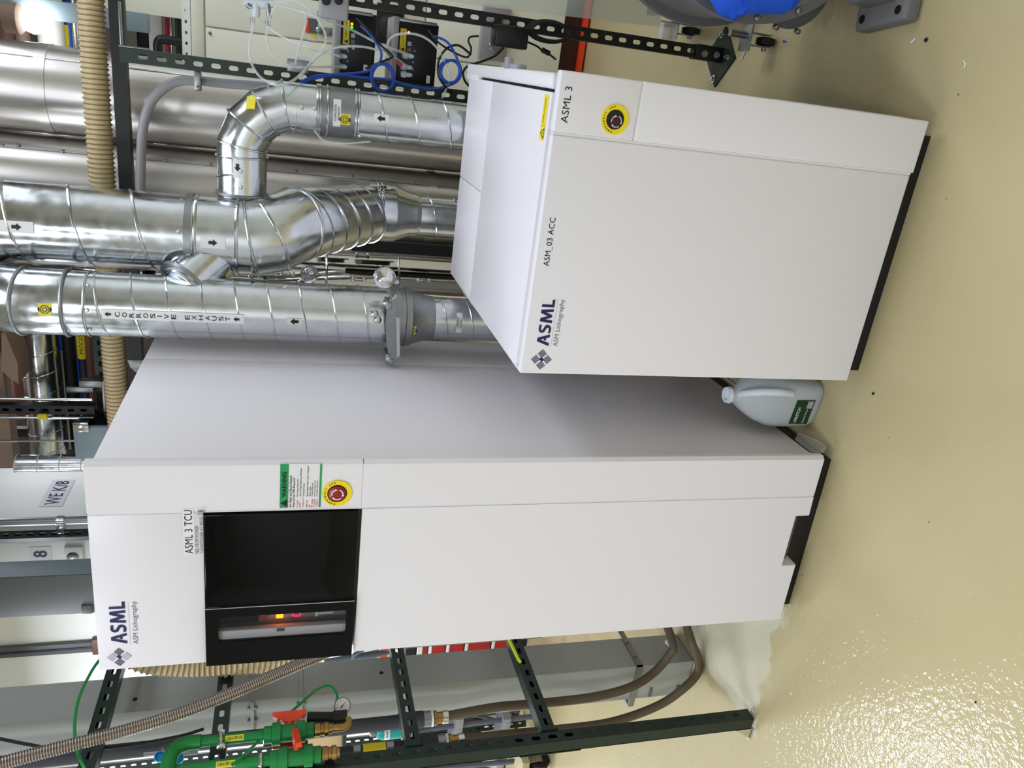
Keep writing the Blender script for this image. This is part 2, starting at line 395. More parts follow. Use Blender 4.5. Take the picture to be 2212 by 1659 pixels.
# window flap: frame with rounded opening
def rrect(x0, x1, z0, z1, r, n=5):
    P = []
    for cx, cz, a0 in ((x1 - r, z1 - r, 0), (x0 + r, z1 - r, 90), (x0 + r, z0 + r, 180), (x1 - r, z0 + r, 270)):
        for k in range(n + 1): a = math.radians(a0 + 90 * k / n); P.append((cx + r * math.cos(a), cz + r * math.sin(a)))
    return P
def frame(mb, o, i, y0, y1):    # ring between outer rect polygon o and inner polygon i, same counts
    n = len(o); vs = [V((x, y, z)) for y in (y0, y1) for P in (o, i) for x, z in P]; fs = []
    for k in range(n):
        q = (k + 1) % n
        fs += [(k, q, n + q, n + k), (2 * n + k, 3 * n + k, 3 * n + q, 2 * n + q), (k, 2 * n + k, 2 * n + q, q), (n + k, n + q, 3 * n + q, 3 * n + k)]
    return mb.add(vs, fs)
fl = frame(MB(), rrect(-.586, -.4085, 1.415, 1.785, .002), rrect(-.514, -.436, 1.435, 1.755, .008), -.012, .0).build('window_frame', BLACKGLASS, tall, False)
MB().box(-.4085, -.4065, -.013, 0, 1.415, 1.785).build('edge_strip', CHROME, tall, False)
MB().box(-.514, -.436, -.008, -.006, 1.435, 1.755).build('window_pane', GLASSP, tall, False)
bb = MB()   # recess: open box seen through the pane
x0, x1, z0, z1, yd = -.53, -.41, 1.42, 1.772, .0385
bb.quad((x0, yd, z0), (x1, yd, z0), (x1, yd, z1), (x0, yd, z1)); bb.quad((x0, 0, z0), (x0, yd, z0), (x0, yd, z1), (x0, 0, z1))
bb.quad((x1, 0, z0), (x1, yd, z0), (x1, yd, z1), (x1, 0, z1)); bb.quad((x0, 0, z0), (x1, 0, z0), (x1, yd, z0), (x0, yd, z0)); bb.quad((x0, 0, z1), (x1, 0, z1), (x1, yd, z1), (x0, yd, z1))
cp = bb.build('control_panel', PANELG, tall, False)
MB().box(-.53, -.488, .0, .018, 1.425, 1.768, .003).build('sill', WHITE, cp)
MB().box(-.487, -.44, .026, .038, 1.66, 1.765, .002).build('dark_module', BLACK, cp)
MB().box(-.499, -.490, -.001, .003, 1.592, 1.612).build('latch', GREYD, cp)
for z, m_, nm in ((1.643, REDLAMP, 'red_lamp'), (1.605, ORLAMP, 'orange_lamp'), ):
    MB().box(-.477, -.460, .024, .038, z - .009, z + .009, .002).build(nm, m_, cp)
b = MB(); b.tube([(-.467 - .008 * math.sin(a), .026, 1.562 + .010 * math.cos(a)) for a in [math.radians(k) for k in range(0, 181, 15)]], .0025, 6); b.build('red_digit', REDLED, cp)
b = MB(); b.box(-.475, -.468, .028, .038, 1.466, 1.512); b.box(-.479, -.464, .024, .038, 1.505, 1.514, .002); b.build('slide_switch', WHITE2, cp)
for x, z in ((-.485, 1.57), (-.483, 1.48)): MB().prism([V((x - .007, .036, z - .006)), V((x - .007, .036, z + .006)), V((x + .006, .036, z - .0))], (0, .002, 0)).build('symbol', GREYINK, cp, False)
# lettering and emblem
X, Z = V((1, 0, 0)), V((0, 0, 1))
def emblem(parent, cx, cz, s, y, solid):
    dark = MB(); pale = MB()
    for i, (dx, dz) in enumerate(((0, 1), (1, 0), (0, -1), (-1, 0))):
        ox, oz = cx + dx * s * .62, cz + dz * s * .62
        if solid and i in (0, 2): 
            pale.add([(ox, y, oz + s * .5), (ox + s * .5, y, oz), (ox, y, oz - s * .5), (ox - s * .5, y, oz)], [(0, 1, 2, 3)]); continue
        for k in range(5):       # five diagonal bars per diamond
            t0 = -.5 + (k + .12) / 5; t1 = t0 + .11
            P = lambda a, c: V((ox + (a + c) * s * .5, y, oz + (a - c) * s * .5))
            dark.add([P(-.5, t0), P(.5, t0), P(.5, t1), P(-.5, t1)], [(0, 1, 2, 3)])
    k = s * .13; dark.add([(cx - k * 2, y, cz - k * .4), (cx + k * .4, y, cz + k * 2), (cx + k * 2, y, cz + k * .4), (cx - k * .4, y, cz - k * 2)], [(0, 1, 2, 3)])
    dark.build('emblem', NAVY, parent, False)
    if solid: pale.build('emblem', LILAC, parent, False)
GLY = {'A': [(0, 0), (.38, 1), (.68, 1), (1, 0), (.76, 0), (.67, .28), (.45, .28), (.5, .46), (.62, .46), (.53, .76), (.25, 0)],
       'S': [(.02, .2), (.1, .02), (.55, -.01), (.85, .1), (.96, .32), (.88, .5), (.6, .6), (.38, .68), (.34, .76), (.45, .82), (.9, .8), (.96, .97), (.5, 1.01), (.16, .92), (.06, .7), (.16, .52), (.45, .42), (.64, .34), (.67, .25), (.56, .18)],
       'M': [(0, 0), (.1, 1), (.32, 1), (.5, .42), (.7, 1), (.92, 1), (1, 0), (.8, 0), (.76, .6), (.57, .06), (.42, .06), (.24, .6), (.2, 0)],
       'L': [(0, 0), (0, 1), (.34, 1), (.34, .2), (1, .2), (1, 0)]}
def logo(parent, x, z, w_, h, y):
    mb = MB()
    for ch, u0, u1 in (('A', 0, .255), ('S', .27, .47), ('M', .5, .8), ('L', .84, 1)):
        P = [(x + w_ * (u0 + (u1 - u0) * a), y, z + h * c) for a, c in GLY[ch]]; mb.add(P, [tuple(range(len(P)))])
    return mb.build('lettering', NAVY, parent, False)
def letters(parent, items, material, y, name='lettering'):
    mb = MB()
    for body, x, z, w_, h, bold in items: add_text(mb, body, flat((x, y, z), X, Z), w_, h, bold)
    return mb.build(name, material, parent, False)
logo(tall, -.505, 1.970, .126, .036, EPS)
letters(tall, [('ASM Lithography', -.508, 1.941, .128, .0155, 0)], GREYINK, EPS)
MB().quad((-.51, EPS, 1.9625), (-.378, EPS, 1.9625), (-.378, EPS, 1.9632), (-.51, EPS, 1.9632)).build('rule', LILAC, tall, False)
emblem(tall, -.545, 1.990, .026, EPS, True)
MB().quad((-.252, -.0006, 1.807), (-.124, -.0006, 1.807), (-.124, -.0006, 1.833), (-.252, -.0006, 1.833)).build('label', WHITE, tall, False)
letters(tall, [('ASML 3 TCU', -.249, 1.811, .122, .018, 0)], BLACKINK, EPS)
letters(tall, [('FED FROM POWER', -.249, 1.797, .078, .0085, 0), ('CONDITIONER AT WE1J7', -.249, 1.786, .102, .0085, 0)], GREYINK, EPS)
# arc flash label
wl = MB().quad((-.127, EPS, 1.512), (-.006, EPS, 1.512), (-.006, EPS, 1.610), (-.127, EPS, 1.610)).build('warning_label', WHITE2, tall, False)
E2 = EPS - .0006; E3 = E2 - .0006
mb = MB(); mb.quad((-.127, E2, 1.590), (-.006, E2, 1.590), (-.006, E2, 1.610), (-.127, E2, 1.610)); mb.build('green_band', GREENL, wl, False)
MB().quad((-.127, E2, 1.512), (-.006, E2, 1.512), (-.006, E2, 1.5165), (-.127, E2, 1.5165)).build('green_band', GREENL, wl, False)
mb = MB(); mb.add([(-.124, E3, 1.5925), (-.103, E3, 1.5925), (-.1135, E3, 1.6085)], [(0, 1, 2)]); add_text(mb, 'WARNING', flat((-.097, E3, 1.5945), X, Z), .07, .011, .03)
for body, x, z, w_, h in (('Arc Flash and Shock Hazard', -.126, 1.582, .088, .006), ('Appropriate PPE Required', -.126, 1.5735, .082, .006), ('Flash Hazard Boundary', -.096, 1.566, .05, .0042), ('cal/cm^2 Flash Hazard at 18 inches', -.096, 1.5595, .078, .0042),
                      ('Untreated Cotton', -.096, 1.552, .037, .004), ('Shock Hazard when cover is removed', -.096, 1.543, .083, .0042), ('Glove Class', -.096, 1.5365, .027, .004), ('Limited Approach', -.096, 1.531, .038, .004), ('Restricted Approach', -.096, 1.5252, .044, .004), ('Prohibited Approach', -.096, 1.5195, .044, .004)):
    add_text(mb, body, flat((x, E3, z), X, Z), w_, h, .012)
mb.build('lettering', BLACKINK, wl, False)
mb = MB()
for body, z, w_ in (('7 inches', 1.566, .02), ('0.25', 1.5595, .012), ('Category 0', 1.552, .026), ('480 VAC', 1.543, .02), ('00', 1.5365, .006), ('42 inches', 1.531, .023), ('12 inches', 1.5252, .023), ('1 inches', 1.5195, .02)): add_text(mb, body, flat((-.126, E3, z), X, Z), w_, .0042, .012)
mb.build('lettering', REDINK, wl, False)

def stop_button(parent, cx, cz, y, R, deep):
    ys = y - .003; a = MB(); n = 40       # yellow ring plate with a hole
    ro, ri = R, R * (.66 if deep else .67)
    o = [(cx + ro * math.cos(2 * math.pi * k / n), cz + ro * math.sin(2 * math.pi * k / n)) for k in range(n)]
    i = [(cx + ri * math.cos(2 * math.pi * k / n), cz + ri * math.sin(2 * math.pi * k / n)) for k in range(n)]
    ring = frame(a, o, i, ys, y).build('stop_button_ring', YELLOW, parent, False)
    mb = MB(); body = 'EMERGENCY OFF'; 
    for k, ch in enumerate(body):
        if ch == ' ': continue
        ang = math.radians(168 - k * 13); rr = R * .77
        rad = V((math.cos(ang), 0, math.sin(ang))); tan = V((math.sin(ang), 0, -math.cos(ang)))
        o0 = V((cx, ys - .0005, cz)) + rad * rr; wch = R * .10
        add_text(mb, ch, (lambda o0, tan, rad, wch: (lambda p, q: o0 + tan * (p - wch / 2) + rad * q))(o0, tan, rad, wch), wch, R * .13, .02)
    mb.build('lettering', BLACKINK, ring, False)
    c = MB().lathe((cx, ys + .001, cz), (0, 1, 0), [(ri, 0), (ri, .012 if deep else .004), (0, .012 if deep else .004)], 36); c.build('button_recess', BLACK if deep else MAROON, ring)
    yb = ys + (.004 if deep else -.001)
    bt = MB().lathe((cx - (.004 if deep else 0), yb, cz - (.003 if deep else 0)), (0, 1, 0), [(0, -.004), (ri * .6, -.004), (ri * (.78 if deep else .86), 0), (ri * (.78 if deep else .86), .008)], 36)
    bt.build('button', REDBTN if not deep else MAROON, ring)
    mb = MB()
    for k in range(3):
        a0 = math.radians(100 + k * 120); pts = []
        r1, r2 = ri * .5, ri * .62; cx2, cz2 = (cx - (.004 if deep else 0), cz - (.003 if deep else 0)); m_ = 8
        P = lambda r, a: V((cx2 + r * math.cos(a), yb - .0052, cz2 + r * math.sin(a)))
        for q in range(m_):
            s0 = a0 - math.radians(75) * q / m_; s1 = a0 - math.radians(75) * (q + 1) / m_
            mb.add([P(r1, s0), P(r2, s0), P(r2, s1), P(r1, s1)], [(0, 1, 2, 3)])
        e = a0 - math.radians(75); mb.add([P(r1 * .86, e), P(r2 * 1.14, e), P((r1 + r2) / 2, e - math.radians(26))], [(0, 1, 2)])
    mb.build('arrow', WHITE2 if not deep else LILAC, ring, False)
stop_button(tall, -.089, 1.4725, 0, .0365, False)
MB().box(-.0135, -.006, .30, .80, .0, .012).build('clear_film', CLEARW, tall, False)
b = MB(); b.add([(-.010, .045, .03), (.004, .06, .012), (.006, .10, .014), (-.004, .18, .03), (-.0105, .14, .068), (-.0105, .05, .07)], [(0, 1, 2, 3, 4, 5)]); b.build('torn_film', CLEARW, tall, False)
b = MB(); b.add([(-.02, .74, 2.03), (-.02, .74, 2.075), (-.03, .70, 2.06), (-.015, .62, 2.03), (-.012, .66, 1.99)], [(0, 1, 2, 3, 4)]); b.build('torn_film', CLEARW, tall, False)

# ------------------------------------------------------------------ short cabinet
SX0, SX1, SY, SZ = -.687, .025, 1.735, 1.038
short = thing('equipment_cabinet', 'short white equipment cabinet with wide front door and caution strip on top', 'cabinet', ((SX0 + SX1) / 2, SY, 0))
b = MB(); b.box(SX0 + .006, -.0235, SY + .045, 2.36, .06, SZ, .003); b.build('body', WHITE, short)
b = MB(); b.box(SX0 + .006, -.344, 2.363, 2.70, .06, SZ, .003); b.box(-.342, -.0235, 2.363, 2.70, .06, SZ, .003); b.build('top_cover', WHITE, short)
b = MB(); b.box(-.027, -.014, SY + .03, 2.69, .1, SZ - .012); b.build('shadow_gap', DARKCAV, short, False)
b = MB(); b.box(-.0165, .018, SY + .05, 2.735, .075, SZ + .004, .008, 3); b.box(-.03, -.01, 2.56, 2.735, .08, SZ + .003, .004); b.build('side_cover_or_lit_face', WHITE, short)
b = MB(); b.box(SX0 - .0005, SX0 + .0055, SY + .03, 2.705, .075, SZ - .001, .002); b.build('side_cover_or_lit_face', WHITE, short)
b = MB(); b.box(SX0 + .02, -.01, SY + .035, 2.68, 0, .06); b.build('plinth', BLACK, short)
b = MB(); b.box(SX0, -.1105, SY, SY + .028, .057, SZ, .004, 3); b.build('front_door', WHITE, short)
b = MB(); b.box(-.1045, SX1, SY, SY + .028, .8425, SZ, .004, 3); b.build('strip_door', WHITE, short)
b = MB(); b.box(-.1045, SX1, SY, SY + .028, .049, .8405, .004, 3); b.build('strip_door', WHITE, short)
b = MB(); b.box(-.1105, -.1045, SY + .0028, SY + .02, .056, SZ - .002); b.box(-.1045, SX1 - .004, SY + .002, SY + .02, .8405, .8425); b.build('groove', WHITE, short, False)
b = MB(); b.box(SX0 + .005, SX1 - .01, SY + .028, SY + .046, .08, SZ - .006); b.build('door_gasket', LILAC, short, False)
b = MB(); b.box(.019, .027, SY + .05, 1.9, .08, .45, .002); b.build('edge_trim', WHITE, short)
y_ = SY - .0012
logo(short, -.612, .973, .120, .032, y_)
letters(short, [('ASM Lithography', -.612, .946, .122, .0155, 0)], GREYINK, y_)
MB().quad((-.613, y_, .9665), (-.487, y_, .9665), (-.487, y_, .9672), (-.613, y_, .9672)).build('rule', LILAC, short, False)
emblem(short, -.648, .986, .025, y_, False)
letters(short, [('ASM_03 ACC', -.410, 1.000, .116, .0165, 0)], BLACKINK, y_)
letters(short, [('ASML 3', -.083, 1.0075, .076, .0165, 0)], BLACKINK, y_)
stop_button(short, -.063, .896, SY, .033, True)
cl = MB().quad((-.131, 1.797, SZ + .0006), (-.030, 1.797, SZ + .0006), (-.030, 1.831, SZ + .0006), (-.131, 1.831, SZ + .0006)).build('caution_label', YELLOW, short, False)
mb = MB(); add_text(mb, 'CAUTION', flat((-.092, 1.812, SZ + .0012), X, V((0, 1, 0))), .054, .009, .0)
for P in ([(-.126, 1.80), (-.104, 1.80), (-.115, 1.827)],):
    for k in range(3):
        a, c = V(P[k]), V(P[(k + 1) % 3]); dd = (c - a).normalized(); nn = V((-dd.y, dd.x)) * .0012
        mb.add([(*(a - nn), SZ + .0012), (*(c - nn), SZ + .0012), (*(c + nn), SZ + .0012), (*(a + nn), SZ + .0012)], [(0, 1, 2, 3)])
mb.add([(-.0985, 1.797, SZ + .001), (-.0977, 1.797, SZ + .001), (-.0977, 1.831, SZ + .001), (-.0985, 1.831, SZ + .001)], [(0, 1, 2, 3)])
mb.box(-.1156, -.1144, 1.805, 1.815, SZ + .0005, SZ + .0012)
mb.build('lettering', BLACKINK, cl, False)
# plastic film hanging over the left top edge
b = MB(); g = []; nY = 16
for k in range(nY + 1):
    y0 = 2.715 - .62 * k / nY; s = math.sin(math.pi * (k / nY) ** .8); wob = .006 * math.sin(k * 2.3)
    g.append([V((SX0 - .001, y0, SZ - .002)), V((SX0 - .012 * s - .004 + wob * .3, y0, SZ - .012 + wob)), V((SX0 - .022 * s - .003, y0 + .004, SZ - .03 - .02 * s + wob)), V((SX0 - .002, y0, SZ - .06 * s - .01))])
vs = [p for r in g for p in r]; fs = [(i * 4 + j, i * 4 + j + 1, i * 4 + 5 + j, i * 4 + 4 + j) for i in range(nY) for j in range(3)]
MB().add(vs, fs).build('clear_film', CLEARW, short)
# hook on its right side
b = MB(); hp = [at(1098, 145, 2.36), at(1115, 150, 2.36), at(1108, 138, 2.36), at(1104, 131, 2.36), at(1111, 130, 2.36)]
b.box(.016, .03, 2.12, 2.3, SZ - .03, SZ - .002, .004); b.box(.016, .045, 2.2, 2.24, SZ - .012, SZ + .004, .003); b.build('side_hook', CONDUIT, short)

# ------------------------------------------------------------------ gallon jug between the cabinets
JC = V((-.83, 1.955, 0)); JA = math.radians(-7); JS = 1.1
jug = thing('jug', 'translucent plastic gallon jug with green label between the two white cabinets', 'jug', JC)
def jugpt(x, y, z): x, y, z = x * JS, y * JS, z * JS; c, s = math.cos(JA), math.sin(JA); return JC + V((c * x - s * y, s * x + c * y, z))
prof = [(.045, .001, .3), (.066, .004, .35), (.072, .02, .4), (.0735, .07, .45), (.0735, .12, .5), (.071, .15, .55), (.06, .185, .7), (.042, .215, .9), (.026, .235, 1), (.021, .245, 1), (.021, .262, 1), (.019, .262, 1), (.016, .25, 1)]
b = MB(); n = 32; vs = []; fs = []
for r, z, k in prof:
    for j in range(n):
        a = 2 * math.pi * j / n; e = 2 / (2 + 5 * (1 - k)); ca, sa = math.cos(a), math.sin(a)
        x = math.copysign(abs(ca) ** e, ca) * r; y = math.copysign(abs(sa) ** e, sa) * r
        vs.append(jugpt(x, y, z))
for i in range(len(prof) - 1): fs += [(i * n + j, i * n + (j + 1) % n, (i + 1) * n + (j + 1) % n, (i + 1) * n + j) for j in range(n)]
fs += [tuple(range(n))[::-1], tuple(range((len(prof) - 1) * n, len(prof) * n))]
b.add(vs, fs); b.build('bottle_body', JUG, jug, ang=60)
hx = V((1, -1, 0)).normalized()   # handle at a front corner
hh = spline([jugpt(.010, -.014, .232), jugpt(.030, -.042, .226), jugpt(.048, -.066, .198), jugpt(.054, -.076, .155), jugpt(.048, -.070, .112)], 8)
MB().tube(hh, .0125, 12).build('handle', FITW, jug)
MB().lathe(jugpt(0, 0, .252), (0, 0, 1), [(.025, 0), (.027, .004), (.025, .009), (.0245, .014), (.018, .0145), (.017, .004)], 24).build('neck_ring', FITW, jug)
lb = MB().quad(*[jugpt(x, -.0745, z) for x, z in ((-.048, .028), (.03, .028), (.03, .088), (-.048, .088))]).build('paper_label', DKGREEN, jug, False)
fj = flat(jugpt(-.044, -.0752, .066), (jugpt(1, 0, 0) - jugpt(0, 0, 0)), Z)
mb = MB(); add_text(mb, 'VERITCH', fj, .05, .011, .02); add_text(mb, 'Distilled Water', flat(jugpt(-.044, -.0752, .042), jugpt(1, 0, 0) - jugpt(0, 0, 0), Z), .045, .007, .0); mb.build('lettering', WHITE2, lb, False)
mb = MB()
for k in range(9): x = .004 + k * .0026; mb.quad(*[jugpt(p, -.0752, q) for p, q in ((x, .032), (x + .0013, .032), (x + .0013, .05), (x, .05))])
mb.build('barcode', WHITE2, lb, False)

# ------------------------------------------------------------------ ducts
def cyl_patch(c, r, th0, z0, wth, h, n=8):   # rectangle wrapped on an upright cylinder
    vs = []; fs = []
    for k in range(n + 1):
        a = th0 - wth / 2 + wth * k / n
        for z in (z0 - h / 2, z0 + h / 2): vs.append(V((c[0] + r * math.sin(a), c[1] - r * math.cos(a), z)))
    return MB().add(vs, [(2 * k, 2 * k + 2, 2 * k + 3, 2 * k + 1) for k in range(n)])
def cyl_map(c, r, th0, z0): return lambda a, b_: V((c[0] + r * math.sin(th0 + a / r), c[1] - r * math.cos(th0 + a / r), z0 + b_))
def arrow(mb, f, L, up):       # block arrow of length L centred at 0; up = +1 / -1 along v
    a = L / 2; P = [(-L * .2, -a), (L * .2, -a), (L * .2, 0), (L * .42, 0), (0, a), (-L * .42, 0), (-L * .2, 0)]
    mb.add([f(x, y * up) for x, y in P], [(0, 1, 2, 6), (3, 4, 5)])
def label_arrow(c, r, px, h, w_, up, parent):
    th, z = on_cyl(c, r, *px); l = cyl_patch(c, r + .003, th, z, w_ / r, h).build('arrow_label', WHITE2, parent)
    mb = MB(); arrow(mb, cyl_map(c, r + .0042, th, z), .026, up); mb.build('arrow', BLACKINK, l, False)
def sticker(c, r, px, parent, s=.042):
    th, z = on_cyl(c, r, *px); l = cyl_patch(c, r + .0028, th, z, s / r, s).build('yellow_sticker', YELLOW2, parent)
    mb = MB(); f = cyl_map(c, r + .004, th, z)
    for R in (.011, .005):
        n = 16
        for k in range(n):
            a0, a1 = 2 * math.pi * k / n, 2 * math.pi * (k + 1) / n
            mb.add([f(R * math.cos(a0), R * math.sin(a0)), f((R + .002) * math.cos(a0), (R + .002) * math.sin(a0)), f((R + .002) * math.cos(a1), (R + .002) * math.sin(a1)), f(R * math.cos(a1), R * math.sin(a1))], [(0, 1, 2, 3)])
    for sg in (1, -1): mb.add([f(-.008, sg * .014), f(.008, sg * .014), f(.003, sg * .0185), f(-.003, sg * .0185)], [(0, 1, 2, 3)])
    mb.build('symbol', BLACKINK, l, False)
def corrosive(c, r, px, parent, w_=.085, h=.024):
    th, z = on_cyl(c, r, *px); l = cyl_patch(c, r + .003, th, z, w_ / r, h).build('text_label', WHITE2, parent)
    mb = MB()
    for k, body in enumerate(('CORROSIVE', 'EXHAUST')):
        ww = w_ * .6 if k == 0 else w_ * .5; add_text(mb, body, (lambda f, ww, k: (lambda a, b_: f(a - ww / 2, b_ + (.002 if k == 0 else -.0085))))(cyl_map(c, r + .0042, th, z), ww, k), ww, .0062, .01)
    mb.build('lettering', BLACKINK, l, False)
def screws(parent, pts, r=.0065):
    for p, nrm in pts: MB().lathe(p, nrm, [(r, -.002), (r, .003), (r * .6, .006)], 10).build('screw', GALVB, parent)
def elbow(pts, r, n=28): return MB().tube(pts, r, n)

# left duct: corrosive exhaust riser
c1 = (-.815, 2.56); r1 = .099
z_r0 = at(842, 690, c1[1]).z; z_r1 = at(915, 690, c1[1]).z; z_top = at(150, 660, c1[1]).z
d1 = thing('exhaust_duct', 'left spiral steel duct with stacked exhaust lettering beside the tall cabinet', 'duct', (c1[0], c1[1], 0))
MB().cyl((*c1, z_r0), (*c1, z_top), r1, 40).build('duct_pipe', GALV, d1)
MB().helix((*c1, z_r0 + .03), (*c1, z_top), r1, .0035, .1, .6, 6, 26, 1).build('spiral_seam', GALVB, d1)
tp = [V((*c1, z_top)), V((*c1, z_top + .12)), V((c1[0], c1[1] + .03, z_top + .20)), V((c1[0] + .01, c1[1] + .1, z_top + .29)), V((c1[0] + .02, c1[1] + .25, z_top + .40)), V((c1[0] + .03, c1[1] + .5, z_top + .58)), V((c1[0] + .05, c1[1] + .9, z_top + .88))]
MB().tube(tp, r1 + .002, 36).build('elbow', GALV, d1)
for k in (0, 1, 2, 3, 4):
    ax = (tp[k + 1] - tp[max(k - 1, 0)]).normalized(); MB().ring(tp[k], ax, r1 + .003, .0055, 40, 8).build('elbow_seam', ZINC, d1)
MB().ring((*c1, z_top - .06), Z, r1 + .001, .004, 40, 8).build('collar_bead', GALVB, d1)
rl = .0722
MB().lathe((*c1, z_r1), Z, [(rl, -.03), (rl + .004, -.028), (rl + .006, -.01), (rl + .006, 0), (r1 - .006, .045), (r1, .052), (r1, .065), (r1 + .003, .066), (r1 + .003, .072), (r1, .074), (r1, z_r0 - z_r1)], 40).build('reducer', ZINC, d1)
MB().cyl((*c1, .02), (*c1, z_r1 - .02), rl, 36).build('lower_pipe', GALV, d1)
MB().helix((*c1, .6), (*c1, z_r1 - .04), rl, .003, .09, 2.2, 6, 24, 1).build('spiral_seam', GALVB, d1)
# clamp ring with ears, closing bar and round knob
zc = at(850, 690, c1[1]).z
clp = MB().lathe((*c1, zc - .012), Z, [(r1 + .001, 0), (r1 + .012, 0), (r1 + .012, .024), (r1 + .001, .024)], 40).build('clamp_ring', STEEL, d1)
th, _ = on_cyl(c1, r1, 850, 715)
YP = c1[1] - r1 - .03
P = [at(px, py, YP) for px, py in ((836, 660), (845, 641), (852, 655), (856, 680), (862, 686), (864, 770), (857, 778), (850, 786), (843, 783), (835, 745), (833, 700))]
MB().prism(P, (0, .004, 0)).build('clamp_plate', STEEL, clp, False)
P = [at(px, py, YP - .012) for px, py in ((856, 684), (863, 688), (864, 768), (857, 774))]; MB().prism(P, (0, .012, 0)).build('clamp_bar', GALVB, clp, False)
for px, py in ((838, 655), (842, 775), (836, 765)): MB().obox(at(px, py, YP + .03), X, V((0, 1, 0)), Z, .012, .035, .010, .003).build('clamp_ear', ZINC, clp)
for px, py in ((833, 655), (838, 775), (852, 640)): MB().lathe(at(px, py, YP + .0), (0, -1, 0), [(.008, -.02), (.008, .006), (.004, .008)], 10).build('bolt', GALVB, clp)
kp = at(830, 600, c1[1] - .14)
def knob(p, parent, nm='knob'):
    nrm = (CAM - p); nrm.z *= .2; nrm.normalize()
    MB().lathe(p, nrm, [(.012, -.05), (.012, 0), (.03, .002), (.036, .010), (.033, .016), (.026, .012), (.02, .016), (.0, .022)], 24).build(nm, CHROME, parent)
knob(kp, clp)
MB().tube([kp, kp + V((-.03, .0, -.01)), at(848, 640, c1[1] - .13)], .009, 10).build('clamp_bolt', STEEL, clp)
for px in ((808, 676), (815, 690)): th, z = on_cyl(c1, r1, *px); MB().lathe((c1[0] + r1 * math.sin(th), c1[1] - r1 * math.cos(th), z), (math.sin(th), -math.cos(th), 0), [(.012, -.004), (.014, .006), (.008, .010)], 14).build('rivet_cap', GALVB, d1)
# stacked letters strip
thA, zA = on_cyl(c1, r1, 220, 676); thB, zB = on_cyl(c1, r1, 527, 690); thm = (thA + thB) / 2
sl = cyl_patch(c1, r1 + .005, thm, (zA + zB) / 2, .029 / r1, zA - zB).build('stacked_label', WHITE2, d1)
mb = MB(); word = 'CORROSIVE EXHAUST'; zt = on_cyl(c1, r1, 254, 678)[1]; zb = on_cyl(c1, r1, 492, 690)[1]
for k, ch in enumerate(word):
    if ch == ' ': continue
    z = zt + (zb - zt) * k / (len(word) - 1); ww = .015 if ch != 'I' else .0025
    add_text(mb, ch, (lambda f, ww: (lambda a, b_: f(a - ww / 2, b_ - .007)))(cyl_map(c1, r1 + .0065, thm, z), ww), ww, .0135, .006)
for z in (zt + .026, zb - .026): arrow(mb, cyl_map(c1, r1 + .0065, thm, z), .018, 1)
mb.build('lettering', BLACKINK, sl, False)
label_arrow(c1, r1, (636, 694), .045, .021, 1, d1)
sticker(c1, r1, (97, 668), d1, .036); sticker(c1, r1 - .008, (889, 713), d1, .03)
corrosive(c1, rl, (992, 698), d1, .07, .02)
screws(d1, [((c1[0] + r1 * math.sin(t_), c1[1] - r1 * math.cos(t_), z_top - .07), (math.sin(t_), -math.cos(t_), 0)) for t_ in (.1, .9, -.6)])

# middle duct: tee, offset, reducer
c2 = (-.612, 2.72); r2 = .1267
m2 = lambda ix, iy, Y=2.72: at(ix, iy, Y)
pA = V((*c2, m2(545, 503).z)); zt2 = 3.9
d2 = thing('exhaust_duct', 'wide middle spiral steel duct with a tee and an offset bend', 'duct', (c2[0], c2[1], 0))
zf = m2(412, 500).z
MB().cyl((*c2, zf), (*c2, zt2), r2, 44).build('duct_pipe', GALV, d2)
MB().helix((*c2, zf + .05), (*c2, 3.2), r2, .005, .178, 1.1, 6, 26, 1).build('spiral_seam', GALVB, d2)
MB().lathe((*c2, zf - .012), Z, [(r2, 0), (r2 + .006, 0), (r2 + .006, .02), (r2, .022)], 44).build('joint_band', ZINC, d2)
MB().cyl((*c2, pA.z), (*c2, zf), r2 - .001, 44).build('tee_body', GALV, d2)
for x_ in (428, 515): MB().ring((*c2, m2(x_, 500).z), Z, r2, .006, 44, 8).build('bead', GALVB, d2)
B0 = pA; B1 = V((c2[0] + .012, c2[1], m2(585, 505).z)); B2 = V((c2[0] + .05, c2[1] + .03, m2(640, 500).z)); B3 = m2(790, 462, 3.0); B4 = V((B3.x + .006, B3.y + .02, B3.z - .05)); 
path = [B0, B1, B2, B2.lerp(B3, .5), B3, B4]
MB().tube(path, [r2 - .001, r2 - .001, r2 - .003, .116, .108, .106], 40).build('offset_bend', GALV, d2)
for p, q, rr in ((B0, B1, r2), (B1, B2, r2 - .001), (B2, B3, r2 - .003)): MB().ring(p, (q - p).normalized(), rr, .005, 44, 8).build('bead', GALVB, d2)
dv = (B3 - B2)
for k in range(5): t_ = .12 + k * .2; MB().ring(B2 + dv * t_, (dv.normalized() + V((.25, 0, .1))).normalized(), (r2 - .003) * (1 - t_) + .110 * t_ + .001, .004, 40, 6).build('spiral_seam', GALVB, d2)
c2b = (B4.x, B4.y); zr0 = m2(812, 462, B4.y).z; zr1 = m2(893, 468, B4.y).z
MB().lathe((*c2b, zr1), Z, [(.076, -.02), (.08, -.01), (.082, 0), (.084, .02), (.104, .07), (.107, .078), (.108, zr0 - zr1 + .03)], 40).build('reducer', GALV, d2)
for dz in (0, .014): MB().ring((*c2b, zr0 + dz), V((.12, -.1, 1)), .1105, .0045, 40, 8).build('wire_band', CHROME, d2)
MB().cyl((*c2b, .02), (*c2b, zr1), .0745, 32).build('lower_pipe', GALV, d2)
MB().helix((*c2b, .7), (*c2b, zr1 - .03), .0745, .0035, .1, 0, 6, 22, 1).build('spiral_seam', GALVB, d2)
